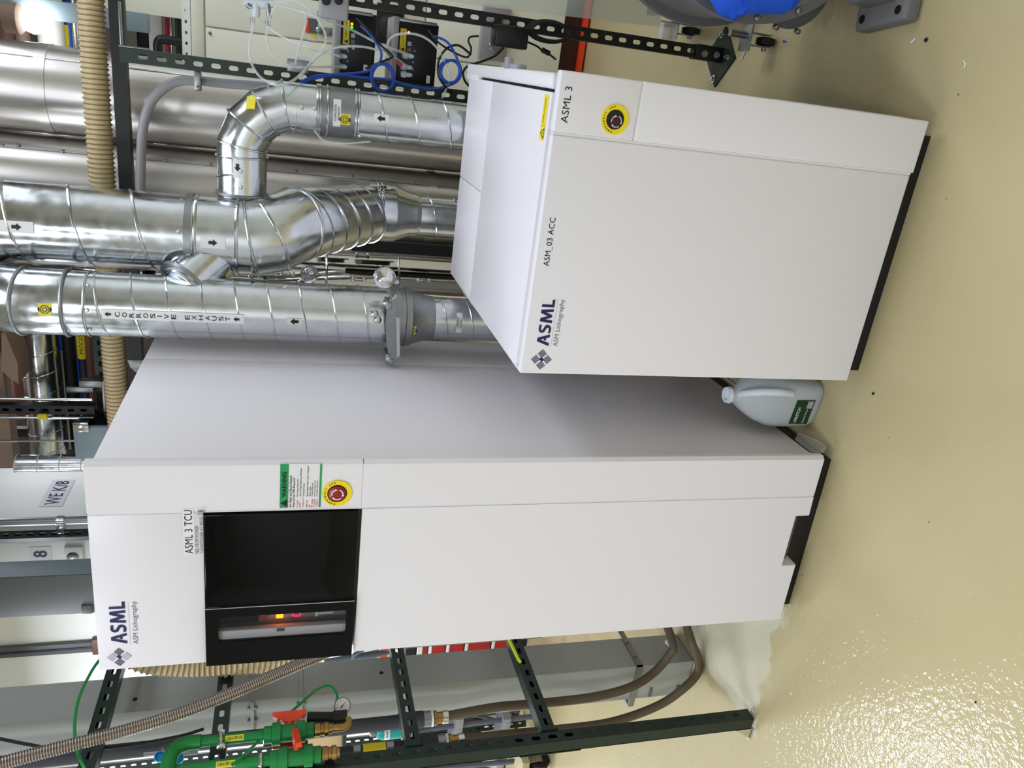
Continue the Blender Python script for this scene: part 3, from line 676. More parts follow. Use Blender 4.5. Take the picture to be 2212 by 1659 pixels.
# branch down from the tee to the left duct
be = V((c1[0] + .025, c1[1] - .012, at(368, 640, c1[1]).z)); bs = V((c2[0] - .03, c2[1] + .0, m2(492, 545).z)); bd = (be - bs).normalized(); rb = .08
MB().cyl(bs, be - bd * .055, rb, 36).build('branch_pipe', GALV, d2)
MB().lathe(be - bd * .085, bd, [(rb + .001, 0), (rb + .014, .004), (rb + .014, .016), (rb + .001, .02)], 36).build('branch_flange', ZINC, d2)
for k in range(5):
    a_ = 2 * math.pi * k / 12 - .6; u_ = bd.orthogonal().normalized(); MB().lathe(be - bd * .085 + (u_ * math.cos(a_ * 1.0 + k) + bd.cross(u_) * math.sin(a_ + k)) * (rb + .01), -bd, [(.006, 0), (.006, .008), (.003, .01)], 8).build('screw', GALVB, d2)
label_arrow(c2, r2, (460, 524), .075, .035, -1, d2); label_arrow(c2, r2, (36, 490), .09, .034, -1, d2)
label_arrow(c2b, .108, (830, 406), .05, .02, -1, d2)
screws(d2, [((c2[0] + r2 * math.sin(t_), c2[1] - r2 * math.cos(t_), zf + .02), (math.sin(t_), -math.cos(t_), 0)) for t_ in (.25, 1.2, -.7)] +
       [((c2[0] + r2 * math.sin(t_), c2[1] - r2 * math.cos(t_), m2(515, 500).z), (math.sin(t_), -math.cos(t_), 0)) for t_ in (1.25, 1.0, -1.1)])

# right duct: riser, gored elbow, horizontal run into the tee
X3 = at(850, 257, 2.80).x; c3 = (X3, 2.80); r3 = .0786; zh = at(523, 352, 2.80).z
d3 = thing('exhaust_duct', 'slim right spiral steel duct with gored elbow feeding the middle duct', 'duct', (X3, 2.80, 0))
zc0 = at(770, 250, 2.80).z; zc1 = at(690, 245, 2.80).z; ze = at(640, 243, 2.80).z
MB().cyl((*c3, .02), (*c3, zc0), r3, 36).build('duct_pipe', GALV, d3)
MB().helix((*c3, .8), (*c3, zc0), r3, .0036, .11, .3, 6, 24, 1).build('spiral_seam', GALVB, d3)
MB().cyl((*c3, zc0), (*c3, zc1), r3 + .002, 36).build('coupling', ZINC, d3)
for x_, rr in ((772, .003), (766, .003), (706, .003), (690, .006), (685, .004)): MB().ring((*c3, at(x_, 250, 2.80).z), Z, r3 + .002, .0045, 40, 8).build('bead', GALVB, d3)
MB().cyl((*c3, zc1), (*c3, ze), r3, 36).build('collar', GALV, d3)
Rb = zh - ze; K = 4; gp = [V((X3, 2.80, ze))]
for k in range(K): a = math.pi / 2 * (k + .5) / K; gp.append(V((X3 - Rb + Rb * math.cos(a) * 1.03, 2.80, ze + Rb * math.sin(a) * 1.03)))
gp.append(V((X3 - Rb, 2.80, zh))); gp.append(V((X3 - Rb - .02, 2.80, zh)))
MB().tube(gp, r3 + .001, 32).build('elbow', GALV, d3, ang=12)
for k in range(1, len(gp) - 1):
    ax = ((gp[k] - gp[k - 1]).normalized() + (gp[k + 1] - gp[k]).normalized()).normalized()
    MB().ring(gp[k], ax, r3 + .003, .0038, 36, 6).build('elbow_seam', GALVB, d3)
xe = c2[0] + r2 * .9
MB().cyl((gp[-1].x, 2.80, zh), (xe, 2.80, zh), r3, 36).build('horizontal_pipe', GALV, d3)
MB().helix((gp[-1].x - .03, 2.80, zh), (xe + .01, 2.80, zh), r3, .0035, .12, 1, 6, 22).build('spiral_seam', GALVB, d3)
MB().ring((xe + .018, 2.80, zh), X, r3 + .002, .006, 36, 8).build('bead', ZINC, d3)
def hmap(x0, th0): return lambda a, b_: V((x0 + a, 2.80 - (r3 + .003) * math.cos(th0 + b_ / r3), zh + (r3 + .003) * math.sin(th0 + b_ / r3)))
xl = at(514, 362, 2.72).x; f = hmap(xl, .12); l = MB(); n = 6
vs = []
for k in range(n + 1): vs += [f(-.033, -.014 + .028 * k / n), f(.033, -.014 + .028 * k / n)]
l = l.add(vs, [(2 * k, 2 * k + 1, 2 * k + 3, 2 * k + 2) for k in range(n)]).build('arrow_label', WHITE2, d3)
mb = MB(); arrow(mb, (lambda f: (lambda a, b_: f(-b_, a) + V((0, -.0012, 0))))(f), .024, 1); mb.build('arrow', BLACKINK, l, False)
label_arrow(c3, r3, (823, 256), .048, .026, 1, d3); corrosive(c3, r3, (728, 244), d3); sticker(c3, r3, (745, 258), d3, .034)
# sticker on the elbow's outer side
ep = gp[2] + V((.35, -.78, .5)).normalized() * (r3 + .004); en = V((.35, -.78, .5)).normalized(); eu = V((1, .4, -.1)); eu = (eu - en * eu.dot(en)).normalized(); ev = en.cross(eu)
MB().obox(ep, eu, ev, en, .02, .016, .001).build('yellow_sticker', YELLOW2, d3, False)
screws(d3, [((c3[0] + r3 * math.sin(t_), c3[1] - r3 * math.cos(t_), z), (math.sin(t_), -math.cos(t_), 0)) for t_, z in ((.1, (zc1 + ze) / 2 + .02), (.12, (zc1 + ze) / 2 - .02), (-.9, zc0 - .01))] + [((xe + .05, 2.80 - r3, zh), (0, -1, 0)), ((gp[-1].x - .02, 2.80 - r3, zh), (0, -1, 0))])

# ------------------------------------------------------------------ big insulated pipes behind
def big_pipe(xc, yc, r, label, seamz, rivets):
    t = thing('insulated_pipe', label, 'pipe', (xc, yc, 0))
    MB().cyl((xc, yc, 0), (xc, yc, 3.9), r, 56).build('metal_jacket', ALU, t)
    for z in seamz: MB().lathe((xc, yc, z), Z, [(r, 0), (r + .003, .001), (r + .003, .04), (r, .041)], 56).build('jacket_band', ALU, t)
    for px in rivets:
        th, z = on_cyl((xc, yc), r, *px); MB().lathe((xc + r * math.sin(th), yc - r * math.cos(th), z), (math.sin(th), -math.cos(th), 0), [(.008, -.002), (.008, .003), (.004, .006)], 10).build('rivet', ZINC, t)
    MB().box(xc + r * .72, xc + r * .72 + .003, yc - r * .72, yc - r * .72 + .01, .1, 3.8).build('lap_seam', ALU, t, False)
    return t
P1 = big_pipe(-.276, 3.6, .165, 'wide shiny aluminium-jacketed pipe behind the slotted post on the right', (at(97, 180, 3.45).z,), ())
P2 = big_pipe(-.62, 3.62, .172, 'second aluminium-jacketed pipe with rivets behind the slim duct', (at(480, 400, 3.45).z - .9,), ((136, 327), (5, 314), (358, 347), (456, 356), (640, 370), (760, 380), (894, 394), (40, 314)))
# polished jacket sections with toggle latches
xj, yj, rj = -.985, 3.52, .21
pj = thing('insulated_pipe', 'mirror-polished jacketed pipe with toggle latches behind the ducts', 'pipe', (xj, yj, 0))
zs = [0, .62] + [at(x_, 590, 3.35).z for x_ in (862, 705, 545)] + [2.42]; zs = sorted(zs)
for a, c in zip(zs, zs[1:]):
    s = MB().lathe((xj, yj, a), Z, [(rj - .004, .0), (rj, .003), (rj, c - a - .003), (rj - .004, c - a)], 56).build('jacket_section', MIRROR, pj)
    MB().ring((xj, yj, c), Z, rj + .001, .005, 56, 8).build('jacket_bead', CHROME, pj)
for px in ((620, 592), (775, 604), (915, 606), (783, 552), (525, 593)):
    th, z = on_cyl((xj, yj), rj, *px); er = V((math.sin(th), -math.cos(th), 0)); et = V((math.cos(th), math.sin(th), 0)); p = V((xj, yj, z)) + er * rj
    l = MB().obox(p + er * .006, et, Z, er, .006, .022, .006, .003).build('toggle_latch', CHROME, pj)
    for sg in (1, -1): MB().sphere(p + er * .01 + Z * sg * .024, .009, 10).build('latch_end', CHROME, l)
p = at(668, 592, 3.12); knob(p, pj, 'clamp_knob'); MB().tube([p, p + V((-.05, .1, 0)), p + V((-.1, .22, 0))], .012, 10).build('clamp_arm', STEEL, pj)

# ------------------------------------------------------------------ slotted struts
def strut(name, a, L, u, nrm, material, parent, w_=.0456, dep=.0456, pitch=.0565, sl=.031, sw=.0155, off=.02, slots=True, round_=6):
    a = V(a); u = V(u).normalized(); nrm = V(nrm).normalized(); v = nrm.cross(u); t = .003; mb = MB()
    P = lambda s, q, h: a + u * s + v * q + nrm * h
    def plate(s0, s1): mb.add([P(s, q, h) for h in (0, -t) for s, q in ((s0, -w_ / 2), (s1, -w_ / 2), (s1, w_ / 2), (s0, w_ / 2))], [(0, 1, 2, 3), (7, 6, 5, 4), (0, 4, 5, 1), (2, 6, 7, 3)])
    if slots:
        s = off; plate(0, s); k = round_
        while s + pitch <= L:
            c = s + pitch / 2; inner = []; outer = []
            hl = sl / 2 - sw / 2
            for sg in (1, -1):
                for j in range(k + 1):
                    an = -math.pi / 2 + math.pi * j / k + (0 if sg > 0 else math.pi); inner.append((c + sg * hl + math.cos(an) * sw / 2, math.sin(an) * sw / 2))
            for x, y in inner:    # radial match on the cell border
                dx, dy = x - c, y; m_ = max(abs(dx) / (pitch / 2), abs(dy) / (w_ / 2)); outer.append((c + dx / m_, dy / m_))
            # add the cell corners
            I, O = [], []; n0 = len(inner)
            for q in range(n0):
                I.append(inner[q]); O.append(outer[q]); x0, y0 = outer[q]; x1, y1 = outer[(q + 1) % n0]
                ex0 = abs(abs(x0 - c) - pitch / 2) < 1e-6; ex1 = abs(abs(x1 - c) - pitch / 2) < 1e-6
                if ex0 != ex1:
                    cx_ = c + math.copysign(pitch / 2, (x0 if ex0 else x1) - c); cy_ = math.copysign(w_ / 2, y1 if ex0 else y0)
                    I.append(((inner[q][0] + inner[(q + 1) % n0][0]) / 2, (inner[q][1] + inner[(q + 1) % n0][1]) / 2)); O.append((cx_, cy_))
            n = len(I); vs = [P(x, y, h) for h in (0, -t) for R in (O, I) for x, y in R]; fs = []
            for q in range(n):
                r_ = (q + 1) % n; fs += [(q, r_, n + r_, n + q), (2 * n + q, 3 * n + q, 3 * n + r_, 2 * n + r_), (n + q, n + r_, 3 * n + r_, 3 * n + q)]
            mb.add(vs, fs); s += pitch
        plate(s, L)
    else: plate(0, L)
    for sg in (1, -1):
        q0, q1 = sg * (w_ / 2 - t), sg * w_ / 2
        mb.add([P(s, q, h) for s in (0, L) for q in (q0, q1) for h in (-.0005, -dep)], [(0, 1, 3, 2), (4, 6, 7, 5), (0, 4, 5, 1), (2, 3, 7, 6), (0, 2, 6, 4), (1, 5, 7, 3)])
        q2 = sg * (w_ / 2 - .012); mb.add([P(s, q, h) for s in (0, L) for q in (q2, q1) for h in (-dep, -dep + t)], [(0, 1, 3, 2), (4, 6, 7, 5), (0, 4, 5, 1), (2, 3, 7, 6), (0, 2, 6, 4), (1, 5, 7, 3)])
    return mb.build(name, material, parent, False)
S2x = at(650, 166, 3.0).x
fr = thing('pipe_support', 'dark slotted pipe support with horizontal rail under the beige ribbed hose', 'support', (S2x, 3.0, 0))
zS1 = at(285, 300, 3.14).z
strut('post', (S2x, 3.0, .0), zS1 - .0, Z, (0, -1, 0), STRUT, fr, off=.012)
ra = strut('rail', (-2.0, 3.12, zS1 + .025), 3.2, X, (0, -1, 0), STRUTB, fr, slots=False)
b = MB(); zz = zS1 - .01; p0 = at(283, 105, 2.995); 
b.box(S2x + .0235, S2x + .0285, 3.0, 3.045, zS1 - .09, zS1 + .002, .002); b.box(S2x + .0235, S2x + .16, 3.03, 3.06, zS1 - .003, zS1 + .002, .002); b.build('corner_bracket', STEEL, fr)
# conduit bent down behind, strapped to the post
cd = thing('conduit', 'bent grey conduit curving beside the slotted post', 'pipe', (S2x - .08, 3.1, 0))
MB().tube(spline([(-.56, 3.10, at(303, 400, 3.1).z), at(305, 330, 3.1), at(310, 270, 3.1), at(330, 215, 3.1), at(372, 180, 3.1), at(420, 174, 3.1), at(480, 180, 3.1), at(600, 190, 3.1), at(1000, 230, 3.1)], 10), .0165, 14).build('conduit_pipe', CONDUIT, cd)
s = at(428, 176, 3.075); b = MB(); b.box(s.x - .03, s.x + .035, 3.05, 3.085, s.z - .011, s.z + .011, .003); b.lathe(at(428, 190, 3.05), (0, -1, 0), [(.008, 0), (.008, .008), (.004, .01)], 10); b.build('strap', STEEL, cd)

S3 = thing('strut_post', 'dark slotted strut post with bolted diamond base plate on the floor', 'post', (.165, 2.95, 0))
s3x = at(1400, 95, 2.95).x
strut('post', (s3x, 2.95, .006), 2.2, Z, (0, -1, 0), STRUTB, S3, off=.05)
bp = [atz(1568, 57, .006), atz(1588, 125, .006), atz(1543, 188, .006), atz(1526, 128, .006)]
bp[3] = bp[0] + bp[2] - bp[1]
pl_ = MB().prism([V((p.x, p.y, 0)) for p in bp], (0, 0, .008)).build('base_plate', STRUT, S3, False)
for px in ((1560, 74), (1572, 124), (1541, 171)): p = atz(*px, .008); MB().lathe(p, Z, [(.016, 0), (.016, .003), (.009, .004), (.009, .012), (.003, .013)], 12).build('bolt', CHROME, pl_)
b = MB(); b.box(s3x - .027, s3x + .027, 2.94, 2.95 + .05, .008, .12, .003); b.build('post_shoe', STRUTB, S3)
for px in ((1522, 116), (1548, 119)): p = at(*px, 2.94); MB().lathe(p, (0, -1, 0), [(.013, 0), (.013, .003), (.008, .004), (.008, .01)], 12).build('bolt', STEEL, S3)

q = at(880, 538, 3.22); bs_ = thing('strut_post', 'black strut standing between the middle duct and the polished jacket', 'post', (q.x, 3.22, 0)); strut('post', (q.x, 3.22, 0), at(760, 530, 3.22).z, Z, (0, -1, 0), STRUTB, bs_, slots=False)
# ------------------------------------------------------------------ ribbed hoses
def ribbed(name, pts, r, pitch, rib, label, cat, base, ribm, sub=5):
    t = thing(name, label, cat, V(pts[0]))
    P = resample(spline(pts, 40), pitch / sub); rr = [r + rib * (.5 + .5 * math.cos(2 * math.pi * i / sub)) for i in range(len(P))]
    MB().tube(P, [q - rib * .2 for q in rr], 20).build('hose_wall', base, t, ang=180)
    mb = MB()
    for i in range(0, len(P) - 1, sub):
        ax = P[min(i + 1, len(P) - 1)] - P[max(i - 1, 0)]; mb.ring(P[i], ax, r + rib * .55, rib * .55, 20, 5)
    o = mb.build('hose_ribs', ribm, t, kind='stuff'); return t
zh0 = at(225, 300, 3.14).z + .015
ribbed('ribbed_hose', [(.9, 3.15, zh0 + .01), (.4, 3.15, zh0), (-.2, 3.14, zh0), (-.8, 3.14, zh0), (-1.28, 3.14, zh0), (-1.6, 3.16, zh0 - .005), (-1.9, 3.3, zh0 - .02)], .040, .0165, .005, 'beige ribbed hose lying along the horizontal dark rail', 'hose', HOSE, HOSER)
ribbed('ribbed_hose', [at(262, 1320, 2.2), at(262, 1370, 2.2), at(285, 1410, 2.18), at(330, 1428, 2.17), at(380, 1433, 2.17), at(430, 1434, 2.17), at(540, 1428, 2.165), at(640, 1420, 2.18), (-1.86, 2.22, 1.45), (-1.80, 2.35, 1.3)], .040, .0165, .005, 'beige ribbed hose hanging upright by the left edge of the tall cabinet', 'hose', HOSE, HOSER)
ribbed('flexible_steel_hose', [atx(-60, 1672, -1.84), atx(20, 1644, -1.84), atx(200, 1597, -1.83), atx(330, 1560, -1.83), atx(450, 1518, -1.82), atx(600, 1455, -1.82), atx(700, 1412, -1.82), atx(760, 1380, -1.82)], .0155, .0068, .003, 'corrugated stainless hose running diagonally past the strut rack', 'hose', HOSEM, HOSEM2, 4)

# ------------------------------------------------------------------ left strut rack
RX = -1.962
rack = thing('strut_rack', 'dark green slotted strut rack with four arms left of the tall cabinet', 'rack', (RX, 1.76, 0))
strut('post', (RX, 1.7605, .012), 3.0, Z, (1, 0, 0), STRUT, rack, off=.03)
strut('post', (-2.02, 2.95, 0), 2.15, Z, (1, 0, 0), STRUT, rack, off=.03)
for za in (2.125, 1.775, 1.197, .752):
    strut('arm', (RX, 1.786, za), 1.16, (0, 1, 0), (1, 0, 0), STRUT, rack, off=.01)
    b = MB(); b.box(RX - .03, RX + .006, 1.784, 1.79, za - .03, za + .03); b.build('end_plate', STRUT, rack, False)
b = MB(); b.box(-2.055, -2.012, 1.735, 1.75, .0, .006); b.prism([V((-2.012, 1.74, .004)), V((-2.012, 1.74, .07)), V((-2.055, 1.74, .004))], (0, .004, 0)); b.build('foot_bracket', CHROME, rack, False)
b = MB(); b.box(-2.012, -2.008, 1.737, 1.781, .65, .86); b.build('splice_plate', STRUT, rack, False)
MB().tube([atx(1098, 1378, -1.945), atx(1120, 1425, -1.945), atx(1124, 1430, -1.945)], .006, 6).build('edge_tape', SAFETYY, rack)

# grey trunking
TX0, TX1, TY0, TY1 = -2.252, -2.085, 2.16, 2.322
tr = thing('cable_trunking', 'tall grey square cable trunking standing on the floor behind the rack', 'trunking', ((TX0 + TX1) / 2, TY0, 0))
cuts = [0.004, at(650, 1530, 2.16).z, at(545, 1530, 2.16).z, 3.9]
for a, c in zip(cuts, cuts[1:]): MB().box(TX0, TX1, TY0, TY1, a, c - .001).build('trunk_section', GREY, tr, False)
for z in cuts[1:3]:
    fj_ = MB().box(TX0 - .006, TX1 + .004, TY0 - .01, TY1, z - .006, z + .006).build('joint_flange', GREY, tr, False)
    for x in (TX0 + .03, TX0 + .085, TX0 + .14):
        for sg in (-1, 1): MB().lathe((x, TY0 - .004, z + sg * .006), (0, 0, sg), [(.006, 0), (.006, .008), (.003, .01)], 8).build('bolt', STEEL, fj_)
zb = at(1383, 1438, 2.155).z
b = MB(); b.box(TX1, TX1 + .006, TY0 - .006, TY1 + .06, zb - .012, zb + .012); b.box(TX0 - .03, TX1 + .006, TY0 - .006, TY0, zb - .012, zb + .012); b.box(TX0 - .034, TX0 - .03, TY0 - .006, TY1, zb - .012, zb + .012); b.box(TX1 + .0, TX1 + .035, TY1 + .06, TY1 + .064, zb - .02, zb + .05)
st = b.build('steel_strap', STEEL, tr, False)
for p in ((TX1 + .006, TY0 + .05, zb), (TX1 + .006, TY0 + .13, zb)): MB().lathe(p, X, [(.007, 0), (.007, .006), (.003, .009)], 8).build('bolt', ZINC, st)
MB().lathe((TX0 + .06, TY0 - .006, zb), (0, -1, 0), [(.007, 0), (.007, .006), (.003, .009)], 8).build('bolt', ZINC, st)
b = MB()
for px in ((824, 1453), (292, 1510)): p = atx(*px, TX1 + .001); b.lathe(p - X * .001, X, [(.0075, 0), (.0075, .0008)], 12)
b.build('knockout_hole', BLACKINK, tr)
for z0 in (.04, .16): MB().box(TX0 + .005, TX0 + .05, TY0 - .004, TY0, z0, z0 + .012, .001).build('hinge', GREYD, tr)

# black foam pipe, couplings and brown hoses
def hoseset(name, label, xs, top, zc, pts, extra):
    t = thing(name, label, 'pipe', (xs[0], xs[1], 0))
    return t
bpx = at(900, 1555, 2.06); 
t = thing('water_line', 'black insulated water line with brass coupling and brown hose, nearest the trunking', 'pipe', (bpx.x, 2.06, 0))
za = at(915, 1548, 2.06).z; A = V((bpx.x - .01, 2.06, 3.2)); Bq = V((bpx.x, 2.06, za))
MB().tube([A, Bq], .024, 18).build('foam_pipe', BLACKPIPE, t)
def coupling(t, x, y, z, sc=1):
    MB().lathe((x, y, z), (0, 0, -1), [(.026 * sc, -.09), (.029 * sc, -.085), (.029 * sc, 0)], 18).build('black_adapter', BLACKPIPE, t)
    MB().lathe((x, y, z), (0, 0, -1), [(.027 * sc, 0), (.027 * sc, .026)], 12).build('steel_union', STEEL, t)
    MB().lathe((x, y, z), (0, 0, -1), [(.026 * sc, .026), (.028 * sc, .03), (.028 * sc, .034), (.025 * sc, .035)], 18).build('white_washer', WHITE2, t)
    MB().lathe((x, y, z), (0, 0, -1), [(.02 * sc, .035), (.026 * sc, .038), (.026 * sc, .046), (.02 * sc, .048), (.02 * sc, .075)], 14).build('brass_barb', BRASS, t)
    MB().lathe((x, y, z), (0, 0, -1), [(.022 * sc, .068), (.023 * sc, .069), (.023 * sc, .088), (.02 * sc, .089)], 18).build('hose_clamp', CHROME, t)
coupling(t, Bq.x, Bq.y, za)
hb = spline([V((Bq.x, 2.06, za - .06)), at(1070, 1528, 2.06), at(1160, 1520, 2.06), at(1280, 1506, 2.06), at(1360, 1485, 2.07), at(1410, 1455, 2.10), atx(1445, 1415, -2.0), atx(1452, 1385, -1.96), (-1.85, 2.36, .14), (-1.68, 2.40, .13)], 10)
MB().tube(hb, .0165, 14).build('brown_hose', BROWNH, t)
cw = atx(1446, 1392, -1.985); MB().obox(cw, V((.5, .5, .7)).normalized(), V((-.7, .7, 0)).normalized(), V((-.5, -.5, .7)).normalized(), .02, .004, .006).build('cable_tie', FITW, t)
LY2 = 1.86
t2 = thing('water_line', 'dark water line with yellow label and brown hose, beside the front rack post', 'pipe', (-2.03, LY2, 0))
za2 = at(945, 1603, LY2).z; x2 = at(945, 1603, LY2).x; zt2_ = at(722, 1622, LY2).z
MB().tube(spline([(-1.935, 1.768, zt2_ + .05), (-1.96, 1.80, zt2_ + .035), (x2 + .01, LY2 - .01, zt2_ + .01), (x2, LY2, zt2_ - .03)], 5), .013, 14).build('dark_elbow', BLACKPIPE, t2)
MB().tube([(x2, LY2, zt2_), (x2, LY2, za2)], .0175, 16).build('steel_pipe', BLACKPIPE, t2)
coupling(t2, x2, LY2, za2, .85)
zl = at(808, 1620, LY2).z; MB().lathe((x2, LY2, zl), Z, [(.0185, -.036), (.019, -.036), (.019, .036), (.0185, .036)], 18).build('yellow_wrap', YELLOW, t2)
for dz in (-.05, .055): MB().lathe((x2, LY2, zl + dz), Z, [(.018, -.013), (.0215, -.011), (.0215, .011), (.018, .013)], 16).build('steel_union', STEEL, t2)
hb = spline([V((x2, LY2, za2 - .06)), at(1100, 1587, 1.88), at(1200, 1577, 1.93), at(1320, 1560, 2.03), at(1420, 1525, 2.06), at(1480, 1484, 2.07), at(1508, 1450, 2.09), atx(1506, 1415, -2.0), atx(1490, 1375, -1.93), (-1.78, 2.42, .06), (-1.66, 2.5, .05)], 10)
MB().tube(hb, .0165, 14).build('brown_hose', BROWNH, t2)

# green air pipes with orange valves
def valve(t, c, ax, hdir, r=.022):
    c = V(c); ax = V(ax).normalized()
    MB().lathe(c, ax, [(r, -.075), (r * 1.15, -.073), (r * 1.15, -.052), (r * 1.0, -.05)], 18).build('socket', GREENP, t)
    MB().lathe(c, ax, [(r, -.052), (r * 1.5, -.05), (r * 1.5, -.026), (r * 1.15, -.024), (r * 1.15, .02), (r * 1.45, .022), (r * 1.45, .046), (r * 1.1, .048), (r * 1.1, .07), (r * .9, .072)], 18).build('valve_body', GREENP, t)
    MB().cyl(c, c + V(hdir[0]) * .04, .009, 12).build('stem', ORANGE, t)
    h = c + V(hdir[0]) * .045; L = V(hdir[1]).normalized(); D = V(hdir[0]).normalized(); W = L.cross(D)
    MB().prism([h - L * .012 - D * .012 - W * .009, h + L * .012 - D * .012 - W * .009, h + L * .048 + D * .008 - W * .009, h + L * .05 + D * .022 - W * .009, h - L * .05 + D * .022 - W * .009, h - L * .048 + D * .008 - W * .009], W * .018).build('handle', ORANGE, t, False)
    z0 = .072
    MB().lathe(c, ax, [(r * .75, .07), (r * .95, .074), (r * .95, .09), (r * .8, .092), (r * .8, .1), (r * .95, .102), (r * .95, .115), (r * .7, .117), (r * .7, .125)], 12).build('brass_nipple', BRASS, t)
def on_arm(px): return atx(*px, -1.925)
g1 = thing('air_line', 'green clean dry air pipe with horizontal orange handle and pressure gauge', 'pipe', on_arm((520, 1592)))
G = V((-1.918, 1.845, 0)); zt = on_arm((408, 1600)).z
MB().tube([(G.x, G.y, zt), (G.x, G.y, on_arm((596, 1588)).z)], .0155, 18).build('green_pipe', GREENP, g1)
MB().tube(spline([(G.x, G.y, zt - .035), (G.x, G.y, zt), (G.x, G.y - .012, zt + .028), (G.x, G.y - .04, zt + .042), (G.x, G.y - .075, zt + .044), (G.x, G.y - .13, zt + .044)], 6), .0215, 18).build('green_elbow', GREENP, g1)
MB().tube([(G.x, G.y - .1, zt + .044), (G.x, G.y - .35, zt + .044)], .0155, 18).build('green_pipe', GREENP, g1)
zv = on_arm((625, 1580)).z; valve(g1, (G.x, G.y, zv), (0, 0, -1), ((0.25, .95, 0.0), (0, 0, 1)))
cz = on_arm((478, 1600)).z
b = MB(); b.ring((G.x, G.y, cz), Z, .018, .005, 20, 8); b.box(G.x - .002, G.x + .006, G.y + .012, G.y + .035, cz - .008, cz + .008, .002); b.lathe((G.x + .004, G.y - .03, cz - .002), (1, 0, 0), [(.012, 0), (.012, .008), (.006, .012)], 14); b.build('pipe_clamp', CHROME, g1)
lbz = on_arm((508, 1590)).z; a = cyl_patch((G.x, G.y), .0162, .9, lbz, 1.1, .052).build('yellow_label', YELLOW2, g1)
def vert_text(c, r, th0, z0, body, L, h, parent, material):
    mb = MB(); add_text(mb, body, lambda u, v_: V((c[0] + r * math.sin(th0 - h / r / 2 + v_ / r * 1.0), c[1] - r * math.cos(th0 - h / r / 2 + v_ / r), z0 + L / 2 - u)), L, h, .012); return mb.build('lettering', material, parent, False)
vert_text((G.x, G.y), .0168, .9, lbz, 'CLEAN DRY AIR', .044, .009, a, BLACKINK)
# regulator with gauge at the bottom
zr = zv - .125; 
MB().tube(spline([(G.x, G.y, zr), (G.x, G.y, zr - .035), (G.x, G.y + .015, zr - .05), (G.x, G.y + .03, zr - .05)], 5), .012, 12).build('brass_elbow', BRASS, g1)
rc = on_arm((735, 1550)); gc = on_arm((740, 1525))
MB().cyl(rc + V((0, .0, .012)), rc + V((0, .012, .10)), .018, 16).build('regulator_body', BLACK, g1)
MB().cyl(rc + V((0, -.0, -.02)), rc + V((0, .0, .022)), .022, 16).build('regulator_cap', BLACK, g1)
nd = V((.72, -.62, .12)).normalized()
gg = MB().lathe(gc, nd, [(.02, -.022), (.026, -.02), (.026, .004), (.0225, .005)], 26).build('pressure_gauge', BLACK, g1)
MB().lathe(gc, nd, [(.0265, -.012), (.0275, -.002), (.0275, .006), (.0235, .0065)], 26).build('gauge_bezel', STEEL, gg)
dl = MB().lathe(gc + nd * .006, nd, [(.0225, 0), (.0225, .0008)], 26).build('dial', WHITE2, gg)
gu = Z.cross(nd).normalized(); gv = nd.cross(gu); mb = MB(); o = gc + nd * .0075
for k in range(10): a_ = math.radians(-130 + 260 * k / 9); p = o + (gu * math.sin(a_) + gv * math.cos(a_)) * .0175; tv = (gu * math.sin(a_) + gv * math.cos(a_)); nv = tv.cross(nd); mb.add([p - tv * .002 - nv * .0008, p + tv * .002 - nv * .0008, p + tv * .002 + nv * .0008, p - tv * .002 + nv * .0008], [(0, 1, 2, 3)])
tv = (gu * .75 + gv * -.66).normalized(); nv = tv.cross(nd); mb.add([o - tv * .008 - nv * .002, o + tv * .017, o - tv * .008 + nv * .002], [(0, 1, 2)])
mb.build('needle', BLACKINK, gg, False)
g2 = thing('air_line', 'green clean dry air pipe with upright orange handle, lowest in the photo', 'pipe', (-1.93, 1.79, on_arm((560, 1650)).z))
H = V((-1.935, 1.768, 0)); zv2 = atx(640, 1640, -1.935).z
MB().tube([(H.x, H.y, zv2 + .5), (H.x, H.y, zv2 + .06)], .0165, 18).build('green_pipe', GREENP, g2)
valve(g2, (H.x, H.y, zv2), (0, 0, -1), ((.9, .35, 0.0), (-.35, .9, .1)))
lz = atx(488, 1650, -1.935).z; a = cyl_patch((H.x, H.y), .0172, .95, lz, 1.1, .052).build('yellow_label', YELLOW2, g2)
vert_text((H.x, H.y), .0178, .95, lz, 'CLEAN DRY AIR', .044, .009, a, BLACKINK)
MB().ring((H.x, H.y, zv2 + .1), Z, .019, .006, 20, 8).build('pipe_clamp', CHROME, g2)
# red-handled dark valve behind
rv = thing('shutoff_valve', 'black valve with a red lever between the two green pipes', 'valve', atx(600, 1612, -1.98))
p = atx(590, 1612, -1.985); q = atx(665, 1606, -1.985)
MB().tube([p + V((0, .0, .0)), q], .010, 10).build('lever', RED, rv); MB().cyl(atx(570, 1600, -2.0), atx(640, 1595, -2.0), .02, 14).build('valve_body', BLACK, rv)
# loose green tubing
gt = MB(); gt.tube(spline([gc + nd * -.01 + V((.0, .01, .022)), on_arm((728, 1500)), on_arm((712, 1482)), on_arm((685, 1490)), on_arm((640, 1528)), on_arm((600, 1562)), on_arm((560, 1600)), atx(500, 1655, -1.9)], 8), .0042, 8)
tag(gt.build('green_tube', GREENT), 'thin green air tube arching from the pressure gauge to the pipes', 'tube')
gt = MB(); gt.tube(spline([atx(215, 1425, -1.90), atx(195, 1455, -1.88), atx(170, 1510, -1.87), atx(161, 1570, -1.87), atx(168, 1625, -1.87), atx(185, 1665, -1.87)], 8), .0045, 8)
tag(gt.build('green_tube', GREENT), 'thin green air tube bowing out by the top left of the tall cabinet', 'tube')
gt = MB(); gt.tube(spline([atx(-20, 1592, -2.04), atx(60, 1608, -2.03), atx(130, 1618, -2.03), atx(250, 1614, -2.03), atx(380, 1592, -2.04), atx(440, 1575, -2.04)], 8), .005, 8)
